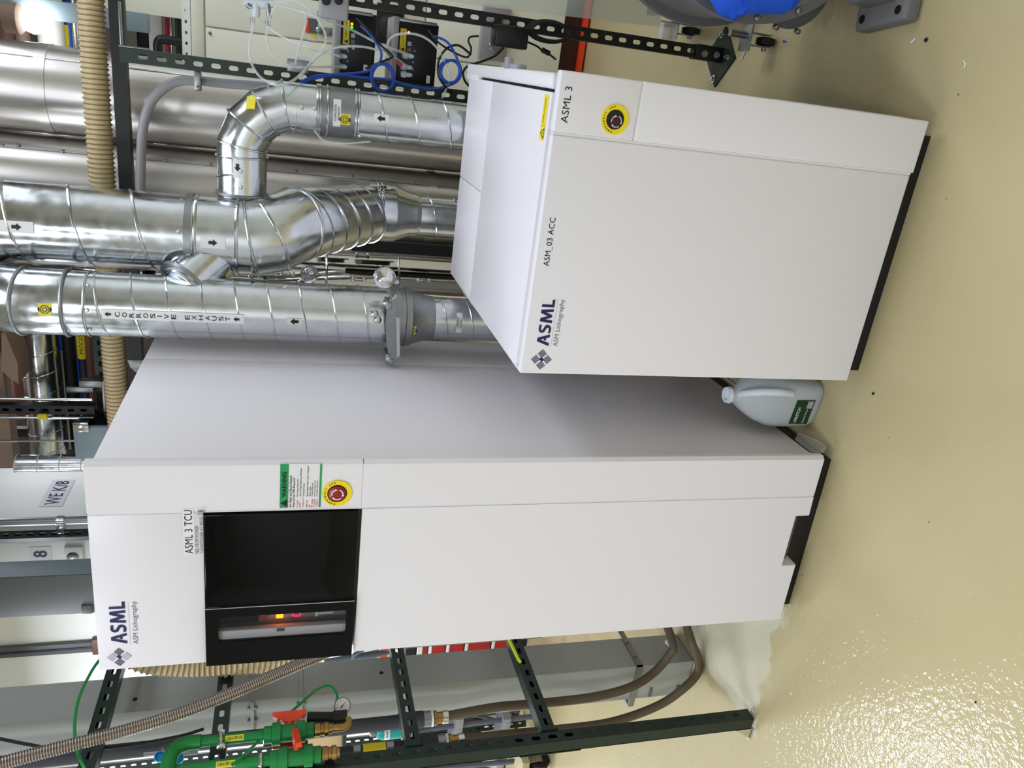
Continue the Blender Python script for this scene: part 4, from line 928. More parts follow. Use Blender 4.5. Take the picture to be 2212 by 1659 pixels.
tag(gt.build('black_cable', RUBBER), 'thin black cable drooping along the dark pipe at the left', 'cable')
for k, px in enumerate(((346, 1636), (386, 1640))):
    v_ = thing('gas_valve', ('small valve with round blue knob, farther from the green elbow', 'small valve with round blue knob, right beside the green elbow')[k], 'valve', atx(*px, -2.0))
    c = atx(*px, -2.0); MB().lathe(c, V((.8, -.5, 0)), [(.008, -.02), (.012, -.004), (.015, 0), (.015, .016), (.012, .018), (.011, .012), (0, .012)], 18).build('knob', BLUECAP, v_)
    MB().tube([c + V((-.012, .01, 0)), c + V((-.012, .03, .0)), c + V((-.012, .04, .0))], .007, 10).build('stem', STEEL, v_); MB().tube([c + V((-.012, .03, .05)), c + V((-.012, .03, -.05))], .006, 8).build('tube', STEEL, v_)

# ------------------------------------------------------------------ cream process cabinet at the back right
CY = 4.5
cm = thing('process_cabinet', 'large cream enamel process cabinet with orange and black plinth at the back right', 'cabinet', (.35, CY, 0))
zt_ = at(413, 50, CY).z; zs_ = at(442, 50, CY).z; zb_ = at(1206, 150, CY).z; xs_ = at(445, 57, CY).x; zm_ = at(922, 10, CY).z
MB().box(-.6, 1.4, CY + .02, CY + .9, zb_, zt_ - .01).build('body', CREAM, cm)
MB().box(-.6, 1.4, CY, CY + .03, zs_ + .004, zt_, .004).build('top_panel', CREAM, cm)
MB().box(-.6, xs_ - .004, CY, CY + .03, zb_, zs_ - .004, .004).build('panel', CREAM, cm)
MB().box(xs_ + .004, 1.4, CY, CY + .03, zm_ + .004, zs_ - .004, .004).build('panel', CREAM, cm)
MB().box(xs_ + .004, 1.4, CY, CY + .03, zb_, zm_ - .004, .004).build('panel', CREAM, cm)
MB().box(-.58, 1.4, CY + .06, CY + .85, 0.0, zb_).build('plinth', MAROON, cm, False)
MB().box(-.58, 1.4, CY + .03, CY + .07, .012, .042).build('orange_skid', ORANGE, cm, False)
p = at(453, 71, CY - .002); MB().lathe(p, (0, -1, 0), [(.008, -.004), (.008, .004), (.004, .006)], 10).build('lock', STEEL, cm)
b = MB(); p = at(674, 74, CY - .002); b.add([p + V((-.03, 0, .022)), p + V((.03, 0, .022)), p + V((.03, 0, -.026)), p + V((-.03, 0, -.026))], [(0, 1, 2, 3)]); s_ = b.build('hazard_sticker', WHITE2, cm, False)
b = MB(); q = p + V((0, -.001, 0)); b.add([q + V((-.024, 0, -.02)), q + V((.024, 0, -.02)), q + V((0, 0, .02))], [(0, 1, 2)]); b.build('triangle', YELLOW, s_, False)
b = MB(); q = at(673, 56, CY - .002); b.box(q.x - .035, q.x + .035, q.y - .002, q.y, q.z - .03, q.z + .03); s_ = b.build('picture_sticker', GREYD, cm, False)
b = MB(); b.box(q.x - .035, q.x + .03, q.y - .003, q.y - .002, q.z + .012, q.z + .03); b.build('orange_band', ORANGE, s_, False)
b = MB(); q = at(703, 68, CY - .02); b.box(q.x - .02, q.x + .02, q.y, q.y + .02, q.z - .05, q.z + .02, .004); b.lathe(q + V((0, 0, .03)), (0, -1, 0), [(.016, -.01), (.02, .006), (.012, .012)], 18); b.build('latch', STEEL, cm)
b = MB(); q = at(842, 55, CY - .01); b.box(q.x - .09, q.x + .1, q.y, q.y + .02, q.z - .07, q.z + .07, .004); s_ = b.build('black_socket', BLACK, cm)
MB().lathe(at(842, 57, CY - .012), (0, -1, 0), [(.05, 0), (.06, .02), (.045, .05), (.03, .06)], 22).build('socket_ring', RUBBER, s_)
b = MB(); q = at(1070, 75, CY - .05); b.box(q.x - .13, q.x + .14, q.y, q.y + .06, q.z - .075, q.z + .075, .006); b.build('outlet_box', PANELG, cm)
for sx in (-.06, .07): MB().lathe(q + V((sx, 0, 0)), (0, -1, 0), [(.03, 0), (.034, .01), (.02, .03)], 16).build('outlet', STEEL, cm)
b = MB(); x0 = at(380, 40, CY + .4).x
b.box(.06, .3, CY + .5, CY + .6, zt_ - .3, 3.6, .004); tag(b.build('cream_post', CREAM), 'cream square post rising behind the process cabinet', 'post')

# controller modules
def module(label, px0, px1, zpx0, zpx1, fit, led):
    zt = at(zpx0, 90, 3.15).z; zb = at(zpx1, 110, 3.15).z; x0 = at((zpx0 + zpx1) / 2, px1, 3.15).x; x1 = at((zpx0 + zpx1) / 2, px0, 3.15).x
    t = thing('control_module', label, 'controller', ((x0 + x1) / 2, 3.15, zb))
    MB().box(x0, x1, 3.15, 3.32, zb, zt - .02, .003).build('chassis', BLACK, t)
    MB().box(x0 - .01, x1 + .01, 3.13, 3.33, zt - .022, zt, .003).build('top_bracket', PANELG, t)
    MB().box(x1 - .004, x1 + .008, 3.135, 3.33, zb + .01, zt - .02, .002).build('side_bracket', STEEL, t)
    b = MB(); b.box(x0 - .01, x1 + .01, 3.3, 3.34, zb - .02, zb + .004, .002); b.build('rail', STRUTB, t)
    z = zt - .042; yl = MB().box(x1 - .108, x1 - .026, 3.1485, 3.15, z - .010, z + .012).build('caution_label', YELLOW, t, False)
    mb = MB(); add_text(mb, 'CAUTION', flat((x1 - .082, 3.148, z - .003), X, Z), .048, .007); mb.add([(x1 - .105, 3.148, z - .006), (x1 - .09, 3.148, z - .006), (x1 - .0975, 3.148, z + .008)], [(0, 1, 2)]); mb.build('lettering', BLACKINK, yl, False)
    k = MB()
    for i, c in enumerate(led): MB().lathe((x1 - .037 - i * .011, 3.15, z - .018), (0, -1, 0), [(.0045, 0), (.0045, .004), (.001, .006)], 10).build('status_lamp', c, t)
    for i, xx in enumerate((x1 - .075, x1 - .096)): MB().box(xx - .007, xx + .007, 3.1475, 3.15, z - .031, z - .017).build('port', STEEL if i == 0 else GREYD, t, False)
    MB().box(x1 - .122, x1 - .108, 3.148, 3.15, z - .032, z - .022).build('port', STEEL, t, False)
    for f_ in fit:
        c = at(*f_, 3.15); c.y = 3.15
        MB().lathe(c + V((0, 0, .012)), (0, -.35, -1), [(.008, -.02), (.012, -.018), (.012, 0), (.008, .002), (.008, .016), (.004, .024)], 12).build('tube_fitting', FITW, t)
        MB().lathe(c + V((.02, 0, -.012)), (0, -1, 0), [(.003, 0), (.003, .003)], 8).build('screw', STEEL, t)
    mb = MB(); add_text(mb, 'MODEL', flat((x0 + .03, 3.1485, zb + .045), X, Z), .022, .004); mb.box(x0 + .03, x0 + .055, 3.148, 3.15, zb + .02, zb + .034) if False else None
    mb2 = MB().box(x0 + .022, x0 + .05, 3.1485, 3.15, zb + .018, zb + .032); mb2.build('serial_label', WHITE2, t, False)
    return t
module('upper black controller module with three fittings and orange and green lights', 28, 168, 722, 806, ((745, 103), (744, 122), (743, 144)), (ORLED, GRNLED))
module('lower black controller module with one orange light', 48, 190, 846, 944, ((888, 122), (884, 146), (884, 162)), (ORLED,))
jb = thing('junction_box', 'grey junction box with two round knobs on the right slotted post', 'box', at(720, 10, 2.9))
q0 = at(688, 38, 2.9); q1 = at(753, -12, 2.9); xa, xb = sorted((q0.x, q1.x)); za_, zb2 = sorted((q0.z, q1.z))
MB().box(xa, xb, 2.86, 2.94, za_, zb2, .008, 3).build('box_body', CONDUIT, jb)
for px in ((704, 2), (731, 1)): MB().lathe(at(*px, 2.86), (0, -1, 0), [(.013, 0), (.014, .012), (.01, .016), (0, .017)], 18).build('knob', RUBBER, jb)
for px in ((690, 29), (747, 34)): MB().box(*(lambda p: (p.x - .008, p.x + .008, 2.9, 2.935, p.z - .008, p.z + .008))(at(*px, 2.9)), .002).build('mount_ear', CONDUIT, jb)
vc = thing('valve_cluster', 'cluster of white plastic fittings and steel valves at the top of the slotted posts', 'valve', at(555, 10, 2.97))
for a_, c_ in (((525, 2), (590, 8)), ((552, 2), (553, 36)), ((590, 6), (560, 10))): MB().tube([at(*a_, 2.97), at(*c_, 2.97)], .014, 12).build('white_fitting', FITW, vc)
for a_, c_ in (((578, 8), (582, 40)), ((545, 38), (546, 50)), ((534, 10), (541, 16)), ((578, 44), (579, 56))): MB().tube([at(*a_, 2.96), at(*c_, 2.96)], .008, 10).build('steel_valve', STEEL, vc)
sb = thing('strut_bracket', 'small steel mounting bracket with clear fittings on the slotted post', 'bracket', at(640, 140, 2.97))
q = at(640, 148, 2.965); MB().box(q.x - .012, q.x + .03, 2.955, 2.975, q.z - .04, q.z + .03, .002).build('plate', STEEL, sb); MB().tube([q + V((.03, 0, .03)), q + V((.03, 0, -.05))], .009, 10).build('fitting', FITW, sb)
def cable(name, label, cat, pts, r, m_, n=8, group=None):
    o = MB().tube(spline(pts, n), r, 8).build(name, m_); return tag(o, label, cat, group)
T = lambda x, y, Y=2.95: at(x, y, Y)
cable('clear_tube', 'clear tube making the lowest loop over the slim elbowed duct', 'tube', [T(550, 36), T(546, 60), T(539, 95), T(541, 130), T(558, 162), T(585, 180, 2.70), T(615, 182, 2.70), T(645, 165, 2.78), T(672, 135), T(700, 112), T(735, 100, 3.08)], .0045, TUBE)
cable('clear_tube', 'clear tube looping highest past the grey junction box', 'tube', [T(582, 55), T(586, 30), T(600, 10), T(625, 2), T(655, 10), T(685, 40), T(703, 75), T(700, 100), T(680, 125), T(660, 150), T(648, 170, 2.85)], .004, TUBE)
cable('clear_tube', 'clear tube sweeping down to the small steel bracket', 'tube', [T(580, 56), T(575, 80), T(580, 105), T(595, 125), T(615, 138), T(640, 145), T(665, 145), T(735, 144, 3.09)], .004, TUBE)
cable('clear_tube', 'straight clear tube crossing diagonally from the top left to the upper module', 'tube', [T(480, -5, 3.2), T(540, 28, 3.2), T(580, 60, 3.2), T(620, 85, 3.15), T(670, 105, 3.1), T(735, 122, 3.09)], .004, TUBE)
cable('clear_tube', 'clear tube running from the valve cluster over both modules', 'tube', [T(590, 10), T(640, 22), T(700, 42), T(760, 65, 3.05), T(815, 93, 3.05), T(860, 110, 3.06), T(888, 122, 3.09)], .0042, TUBE)
cable('clear_tube', 'clear tube arching over the lower module to the blue coil', 'tube', [T(884, 146, 3.09), T(850, 120, 3.0), T(838, 95), T(850, 78), T(880, 72), T(915, 80), T(945, 105), T(965, 145), T(970, 175), T(955, 212)], .0042, TUBE)
cable('clear_tube', 'clear tube ending in a red tip between the two modules', 'tube', [T(840, 125), T(825, 112), T(790, 102), T(750, 100), T(715, 106), T(690, 120), T(670, 140), T(650, 165)], .004, TUBE)
o = MB().tube([T(856, 132), T(868, 143)], .006, 8).build('red_tip', REDPINK); tag(o, 'small red plastic tip on a clear tube between the modules', 'cap')
cable('clear_tube', 'short upright clear tube left of the upper module', 'tube', [T(660, 25), T(661, 50), T(650, 90), T(644, 110), T(638, 140)], .004, TUBE)
cable('clear_tube', 'long thin clear tube sagging under the slim riser duct', 'tube', [(X3 - .06, 2.75, at(678, 295, 2.75).z), T(700, 304, 2.75), T(740, 310, 2.75), T(800, 306, 2.76)], .003, TUBE)
cable('network_cable', 'blue network cable from the upper module coiled in front of the post', 'cable', [T(780, 56, 3.12), T(800, 75), T(815, 95), T(824, 118), T(818, 138), T(806, 145), T(801, 165), T(808, 186), T(828, 197), T(846, 188), T(852, 165), T(844, 145), T(828, 136), T(812, 145), T(804, 165), T(812, 188), T(832, 196), T(847, 185), T(848, 160), T(835, 142), T(818, 140), T(790, 155), T(740, 160), T(690, 163), T(660, 172), T(640, 184)], .0045, BLUEC)
cable('network_cable', 'blue network cable from the lower module coiled beside the white cabinet', 'cable', [T(940, 78, 3.12), T(965, 90), T(982, 115), T(990, 135), T(996, 150), T(992, 170), T(975, 180), T(957, 176), T(948, 155), T(955, 137), T(972, 130), T(988, 138), T(992, 158), T(982, 176), T(964, 176), T(953, 160), T(958, 140), T(978, 130), T(994, 142), T(990, 172), T(965, 186), T(930, 192), T(880, 184), T(840, 172), T(790, 168), T(730, 162), T(670, 172), T(648, 184)], .0045, BLUEC)
cable('power_cable', 'black cord from the upper module bending toward the lower one', 'cord', [T(770, 40, 3.12), T(800, 70), T(825, 100), T(846, 118), T(845, 125), T(820, 135), T(790, 148, 3.05)], .0035, RUBBER)
cable('power_cable', 'black cord looping from the lower module to the power adapter', 'cord', [T(925, 65, 3.12), T(945, 90), T(975, 110), T(1000, 122), T(1012, 122), T(1018, 105), T(1012, 90), T(1016, 80), T(1034, 78)], .0035, RUBBER)
cable('power_cable', 'black cord curving from the adapter down behind the white cabinet top', 'cord', [T(1095, 95), T(1070, 120), T(1040, 133), T(1012, 142), T(1001, 155), T(1003, 172), T(1012, 185, 3.0)], .0042, RUBBER)
cable('power_cable', 'black cord hanging between module and slotted post, lowest of the cords', 'cord', [T(1018, 118), T(990, 98), T(965, 105), T(948, 130), T(948, 165), T(965, 190), T(985, 205, 3.05)], .004, RUBBER)
ad = thing('power_adapter', 'black power adapter strapped to the right slotted post', 'adapter', at(1100, 85, 2.9))
q0 = at(1063, 98, 2.9); q1 = at(1138, 62, 2.9); MB().box(min(q0.x, q1.x), max(q0.x, q1.x), 2.86, 2.94, min(q0.z, q1.z), max(q0.z, q1.z), .006).build('brick', BLACK, ad)
MB().tube(spline([T(1138, 90, 2.9), T(1160, 100, 2.9), T(1170, 108, 2.9), T(1185, 116, 2.9), T(1200, 128, 2.95)], 6), .0035, 8).build('lead', RUBBER, ad); MB().tube([T(1170, 107, 2.9), T(1187, 116, 2.9)], .009, 12).build('ferrite', BLACK, ad)
mb = MB(); c0 = T(1180, 66, 2.9)
for k in range(4):
    for (cx, cy, rx, ry) in ((1185 + k * 2, 68, 46 - k * 2, 24 - k * 1.5),): mb.tube([T(cx + rx * math.cos(2 * math.pi * j / 28), cy + (ry * math.sin(2 * math.pi * j / 28)) + .1 * rx * math.cos(2 * math.pi * j / 28), 2.90 - .007 * k) for j in range(28)], .004, 8, closed=True)
mb.build('cord_coil', RUBBER, ad)

# ------------------------------------------------------------------ sheet-sided cart, casters and blower at the right edge
cart = thing('cart', 'cart with translucent side sheet and casters at the far right', 'cart', (.5, 2.95, 0))
q0 = at(1045, 14, 2.75); q1 = at(1425, 58, 2.75)
MB().prism([V((q0.x, 2.75, q0.z)), V((q1.x, 2.75, q1.z)), V((1.0, 2.75, q1.z)), V((1.0, 2.75, q0.z + .4)), V((q0.x, 2.75, q0.z + .4))], (0, .006, 0)).build('side_sheet', SHEET, cart, False)
MB().box(.3, 1.0, 2.76, 3.3, .17, .2, .004).build('deck', STEEL, cart)
for px, Yc, m_ in (((1462, 62), 3.2, RUBBER), ((1640, 88), 2.62, RUBBER)):
    c = at(*px, Yc); r = .032 if Yc < 3 else .036; zc_ = r
    cs = MB().lathe((c.x - .012, Yc, zc_), X, [(r * .6, -.002), (r, .002), (r, .022), (r * .6, .026)], 24).build('caster_wheel', m_, cart)
    b = MB(); b.box(c.x - .02, c.x - .016, Yc - .022, Yc + .022, zc_ - .01, .11, .001); b.box(c.x + .018, c.x + .022, Yc - .022, Yc + .022, zc_ - .01, .11, .001); b.box(c.x - .04, c.x + .06, Yc - .035, Yc + .035, .105, .112, .002); b.lathe((c.x - .022, Yc, zc_), (-1, 0, 0), [(.009, 0), (.009, .008), (.004, .01)], 12); b.cyl((c.x + .01, Yc, .11), (c.x + .01, Yc, .172), .012, 12)
    b.build('caster_fork', STEEL, cart)
q = at(1452, 62, 3.15); MB().box(q.x - .05, q.x + .02, 3.13, 3.17, q.z - .02, q.z + .05, .008, 3).build('clear_block', CLEARW, cart)
bl = thing('blower', 'round grey blower housing with blue taped ports at the right edge', 'blower', (.62, 2.2, 0))
bc = V((.60, 2.14, .40)); RB = .385
MB().lathe(bc, (0, 1, 0), [(.05, -.02), (RB - .03, -.02), (RB - .03, 0), (RB, 0), (RB, .035), (RB - .02, .04), (RB - .02, .3), (RB, .3), (RB, .33), (.05, .33)], 64).build('housing', MOTORG, bl)
for k in range(18): a_ = 2 * math.pi * k / 18 + .1; MB().lathe(bc + V((math.cos(a_) * (RB - .015), 0, math.sin(a_) * (RB - .015))), (0, -1, 0), [(.009, -.002), (.009, .008), (.005, .01)], 8).build('rim_bolt', ZINC, bl)
c = at(1712, 20, 2.32); MB().lathe((c.x + .06, 2.34, c.z), V((-.25, -1, 0)), [(.02, 0), (.105, 0), (.11, .005), (.11, .03), (.1, .034)], 40).build('motor_cap', MOTORG, bl)
for px in ((1677, 59), (1723, 68)): p = at(*px, 2.3); MB().lathe(p, (-.25, -1, 0), [(.008, -.01), (.008, .006), (.004, .008)], 10).build('bolt', ZINC, bl)
f0 = atz(1850, 60, 0); b = MB()
M_ = Matrix.Translation(V((.335, 2.045, .0))) @ Matrix.Rotation(math.radians(8), 4, 'Z')
b.box(-.085, .12, -.10, .10, 0, .05, .012, 3, M_); b.box(-.03, .12, -.06, .06, .04, .12, .012, 3, M_); b.build('foot', MOTORG, bl)
for dy in (-.07, .07): p = M_ @ V((-.055, dy, .05)); MB().lathe(p, Z, [(.012, -.004), (.012, .001), (.004, .0015)], 12).build('bolt_hole', BLACK, bl)
# crumpled blue tape over two ports
def blob(c, rx, ry, rz, seed):
    rnd = random.Random(seed); n1, n2 = 22, 14; vs = []; fs = []
    for i in range(n2 + 1):
        th = math.pi * i / n2
        for j in range(n1):
            a = 2 * math.pi * j / n1; k = 1 + rnd.uniform(-.09, .09) * math.sin(th)
            vs.append(V(c) + V((rx * k * math.sin(th) * math.cos(a), ry * k * math.sin(th) * math.sin(a), rz * k * math.cos(th))))
    for i in range(n2):
        for j in range(n1): fs.append((i * n1 + j, (i + 1) * n1 + j, (i + 1) * n1 + (j + 1) % n1, i * n1 + (j + 1) % n1))
    return MB().add(vs, fs)
q0 = at(1582, 6, 2.06); q1 = at(1685, 6, 2.06)
blob(q0 + V((.045, 0, .0)), .083, .062, .07, 3).build('tape_wrap', BLUETAPE, bl, ang=24); blob(q1 + V((.05, .0, .0)), .074, .055, .062, 5).build('tape_wrap', BLUETAPE, bl, ang=24)
b = MB(); b.tube([q0 + V((.03, -.01, .0)), q1 + V((.03, -.01, -.0))], .058, 20); b.build('tape_wrap', BLUETAPE, bl, ang=24)
q = atz(1702, 93, .05); MB().prism([q, q + V((.008, .004, .016)), q + V((.0, .008, .016))], (0, .001, 0)).build('tape_scrap', BLUETAPE, bl, False)
o = MB().tube([atz(1617, 95, .004), atz(1601, 128, .004)], .003, 8).build('cotton_swab', FITW); tag(o, 'thin white stick lying on the floor beside the caster', 'stick')
o = MB().tube([atz(1968, 92, .003), atz(1978, 82, .003)], .0025, 6).build('plastic_scrap', WHITE2); tag(o, 'small white scrap on the floor at the right', 'debris')
o = MB().sphere(atz(2000, 86, .0035), .006, 8, (1, 1, .55)).build('gravel_chip', DARKCAV); tag(o, 'tiny dark chip on the floor near the white scrap', 'debris')
o = MB().sphere(atz(1885.5, 850.5, .0035), .0042, 10, (1, 1, .6)).build('gravel_chip', DARKCAV); tag(o, 'round black speck on the floor in front of the jug', 'debris')
o = MB().tube([atz(2082, 131, .002), atz(2086, 138, .002), atz(2083, 146, .002)], .0018, 6).build('plastic_scrap', WHITE2); tag(o, 'curled white sliver on the floor at the lower right', 'debris')
o = MB().sphere(atz(2107, 1517, .002), .0022, 8, (1.6, 1, .5)).build('gravel_chip', DARKCAV); tag(o, 'dark speck on the floor beside the bright lamp reflection', 'debris')

# ------------------------------------------------------------------ left background
tcY = 3.95
tc_ = thing('tool_chest', 'red tool chest with pale drawer edges seen between cabinet and trunking', 'chest', (at(1000, 1400, tcY).x, tcY, 0))
xl_, xr_ = at(1000, 1460, tcY).x, at(1000, 1300, tcY).x
zz_ = [at(x_, 1390, tcY).z for x_ in (900, 905, 925, 963, 1003, 1060, 1112)]
MB().box(xl_, xr_, tcY, tcY + .5, zz_[0], at(878, 1390, tcY).z, .004).build('black_lid', BLACK, tc_)
for a_, c_ in zip(zz_, zz_[1:]):
    d_ = MB().box(xl_, xr_, tcY - .012, tcY + .4, c_ + .006, a_ - .022, .003).build('drawer', RED, tc_); MB().box(xl_, xr_, tcY - .022, tcY - .005, a_ - .024, a_ - .004, .003).build('drawer_edge', WHITE2, d_)
MB().box(xl_, xr_, tcY + .02, tcY + .5, zz_[-1] - .1, zz_[-1]).build('base', BLACK, tc_)
for x_ in (xl_ + .05, (xl_ + xr_) / 2, xr_ - .05): 
    h_ = zz_[-1] - .1; MB().lathe((x_, tcY + .08, h_ / 2), X, [(h_ * .3, -.02), (h_ * .5, -.015), (h_ * .5, .015), (h_ * .3, .02)], 18).build('caster_wheel', RUBBER, tc_); MB().lathe((x_, tcY + .42, h_ / 2), X, [(h_ * .3, -.02), (h_ * .5, -.015), (h_ * .5, .015), (h_ * .3, .02)], 18).build('caster_wheel', RUBBER, tc_)
# step ladder
LY = 3.5
ld_ = thing('step_ladder', 'slate grey step ladder with frosted treads behind the rack', 'ladder', (at(1160, 1550, LY).x, LY, 0))
for (a_, c_, Y_) in (((880, 1580), (1165, 1546), LY), ((880, 1665), (1165, 1640), LY - .05)):
    p0 = at(*a_, Y_); p1 = at(*c_, Y_); p1.z = 0.0; MB().tube([p0, p1], .016, 8).build('rail', LADDERG, ld_); MB().cyl(p1, p1 + V((0, 0, .05)), .024, 12).build('rubber_foot', RUBBER, ld_)
p0 = at(900, 1560, LY + .1); p1 = at(1160, 1530, LY + .4); p1.z = 0; MB().tube([p0, p1], .014, 8).build('rear_leg', LADDERG, ld_)
p0 = at(1010, 1540, LY + .1); p1 = at(1095, 1562, LY + .05); MB().tube([p0, p1], .012, 8).build('brace', LADDERG, ld_)
for x_ in (880, 980, 1080):
    q0 = at(x_, 1540, LY + .02); q1 = at(x_, 1660, LY + .02); MB().box(q1.x, q0.x, LY - .04, LY + .12, (q0.z + q1.z) / 2 - .03, (q0.z + q1.z) / 2 + .02, .003).build('tread', FROST, ld_)
MB().box(at(1030, 1660, LY + .3).x, at(1030, 1530, LY + .3).x, LY + .3, LY + .45, at(1100, 1590, LY + .3).z, at(850, 1590, LY + .3).z).build('dark_case', BLACK, ld_) if False else None
dk = thing('storage_case', 'black storage case standing behind the step ladder', 'case', (at(1030, 1590, 3.95).x, 4.0, 0))
MB().box(at(1030, 1680, 3.95).x, at(1030, 1530, 3.95).x, 3.98, 4.3, 0, at(870, 1590, 3.98).z, .01).build('case_body', BLACK, dk); q = at(985, 1590, 3.97); MB().box(q.x - .3, q.x + .25, 3.965, 3.985, q.z - .02, q.z + .02, .004).build('case_seam', LADDERG, dk)
pw = thing('wrapped_pack', 'khaki plastic-wrapped pack low behind the step ladder', 'pack', (at(1130, 1590, 3.9).x, 3.9, 0))
blob((at(1130, 1590, 3.9).x, 3.9, .13), .26, .06, .13, 11).build('pack', KHAKI, pw, ang=30)
tb = thing('spray_bottle', 'teal cleaner bottle with white label on the ladder top behind the rack arm', 'bottle', at(885, 1570, 3.42))
q0 = at(812, 1580, 3.42); q1 = at(885, 1575, 3.42)
MB().lathe((q1.x, 3.42, q1.z), Z, [(.038, 0), (.045, .004), (.045, (q0.z - q1.z) * .8), (.035, (q0.z - q1.z) * .95), (.015, (q0.z - q1.z) * 1.0)], 22).build('bottle_body', TEAL, tb)
MB().lathe((q1.x, 3.42, q0.z), Z, [(.017, 0), (.02, .004), (.02, .03), (.015, .036)], 16).build('cap', STEEL, tb)
zl_ = at(838, 1577, 3.37).z; pl2 = cyl_patch((q1.x, 3.42), .0456, .4, zl_, 1.7, .032).build('label', WHITE2, tb)
mb = MB(); add_text(mb, 'AUXE', (lambda f: (lambda a, b_: f(a - .02, b_ - .006)))(cyl_map((q1.x, 3.42), .0466, .4, zl_)), .04, .012, .02); mb.build('lettering', BLACKINK, pl2, False)
MB().box(at(885, 1662, 3.45).x, at(885, 1556, 3.45).x, 3.33, 3.56, q1.z - .014, q1.z, .003).build('top_tray', LADDERG, ld_)
cbx = thing('cardboard_box', 'tan cardboard box standing behind the orange valve handles', 'box', at(735, 1590, 2.6))
q0 = at(640, 1560, 2.6); q1 = at(738, 1625, 2.6); MB().box(q1.x, q0.x, 2.6, 2.75, q1.z, q0.z, .002).build('carton', CARD, cbx); MB().box(q1.x - .02, q0.x + .03, 2.58, 2.8, q1.z - .015, q1.z, .002).build('support_shelf', STRUT, cbx); MB().box(q1.x + .0, q1.x + .04, 2.76, 2.8, 0, q1.z - .015).build('shelf_leg', STRUT, cbx)
px_ = at(800, 1598, 3.75); ps = thing('strut_post', 'second dark green slotted post behind the cardboard box', 'post', (px_.x, 3.75, 0)); strut('post', (px_.x, 3.75, 0), 3.2, Z, (.6, -.8, 0), STRUT, ps)
cw_ = thing('caster_wheel', 'dark swivel caster low behind the front rack post', 'caster', (at(1140, 1652, 3.3).x, 3.3, 0)); q = at(1140, 1645, 3.3)
cz_ = .06; MB().lathe((q.x - .02, 3.3, cz_), X, [(.03, -.005), (.06, 0), (.06, .03), (.03, .035)], 22).build('wheel', RUBBER, cw_); b = MB(); b.box(q.x - .03, q.x - .026, 3.27, 3.33, .05, .15, .001); b.box(q.x + .02, q.x + .024, 3.27, 3.33, .05, .15, .001); b.box(q.x - .06, q.x + .06, 3.24, 3.36, .145, .155, .002); b.build('fork', STEEL, cw_)
MB().box(q.x - .08, q.x + .08, 3.22, 3.36, .155, .2, .004).build('base_plate', KHAKI, cw_)
# trolley handle and sign
th_ = thing('trolley', 'dark grey trolley handle bars showing above the trunking edge', 'trolley', (at(800, 1412, 3.4).x, 3.4, 0))
hb_ = [at(700, 1428, 3.4), at(760, 1420, 3.4), at(810, 1413, 3.4), at(845, 1409, 3.4)]; MB().tube(hb_, [.01, .016, .02, .008], 8).build('handle_bar', LADDERG, th_)
MB().tube([at(758, 1430, 3.4), at(766, 1414, 3.38), at(785, 1402, 3.38)], .012, 8).build('cross_bar', LADDERG, th_); MB().tube([at(800, 1412, 3.4), at(802, 1430, 3.4), V((at(802, 1440, 3.4).x, 3.4, .0))], .011, 8).build('upright', LADDERG, th_)
sg_ = thing('sign_board', 'white board with red block and letter S edge beside the tall cabinet', 'sign', at(860, 1400, 3.7))
q0 = at(770, 1385, 3.7); q1 = at(842, 1425, 3.7); MB().box(q1.x, q0.x, 3.7, 3.72, q1.z, q0.z).build('board', WHITE2, sg_, False); z0_, z1_ = sorted((at(838, 1405, 3.7).z, at(822, 1405, 3.7).z)); MB().box(q1.x + .02, q0.x, 3.698, 3.7, z0_, z1_).build('red_block', ORANGE, sg_, False)
mb = MB(); z0_ = at(819, 1405, 3.7).z; add_text(mb, 'S', flat((at(815, 1407, 3.7).x - .01, 3.698, z0_), X, Z), .035, .03, .02); mb.build('lettering', BLACKINK, sg_, False); MB().box((q0.x + q1.x) / 2 - .02, (q0.x + q1.x) / 2 + .02, 3.72, 3.75, 0, q0.z).build('stand', STEEL, sg_, False)

# electrical column, conduits, second trunking, wall channel
EX = at(100, 1125, 4.0).x; EY1 = atx(100, 1010, EX).y
ec = thing('electrical_cabinet', 'white electrical cabinet with gridline label high behind the tall cabinet', 'cabinet', (EX - .2, 4.0, 0))
MB().box(EX - .42, EX, 4.0, EY1, 0.0, 3.6, .004).build('cabinet_body', WALLW, ec)
k0 = atx(112, 1094, EX + .002); k1 = atx(142, 1036, EX + .002); k2 = atx(82, 1094, EX + .002)
lb = MB().quad((EX + .002, k0.y, k0.z - .05), (EX + .002, k1.y, k0.z - .05), (EX + .002, k1.y, k2.z), (EX + .002, k0.y, k2.z)).build('grid_label', WHITE2, ec, False)
mb = MB(); hh_ = (k2.z - k0.z + .05); add_text(mb, 'WE K/8', flat((EX + .003, k0.y + .02, k0.z - .05 + hh_ * .2), (0, 1, 0), Z), k1.y - k0.y - .04, hh_ * .6, .01); mb.build('lettering', NAVY, lb, False)
q = at(86, 1197, 3.998); lb = MB().quad((q.x - .07, 3.998, q.z - .055), (q.x + .045, 3.998, q.z - .055), (q.x + .045, 3.998, q.z + .05), (q.x - .07, 3.998, q.z + .05)).build('number_label', WHITE2, ec, False)
mb = MB(); add_text(mb, '8', flat((q.x - .02, 3.996, q.z - .035), X, Z), .04, .065, .01); mb.build('lettering', NAVY, lb, False)
q = at(158, 1202, 3.99); MB().lathe(q, (0, -1, 0), [(.03, -.01), (.03, .006), (.022, .01), (0, .011)], 20).build('lock_knob', STEEL, ec); MB().box(q.x - .07, q.x + .06, 3.985, 4.0, q.z - .05, q.z + .04, .003).build('latch_plate', WALLW, ec)
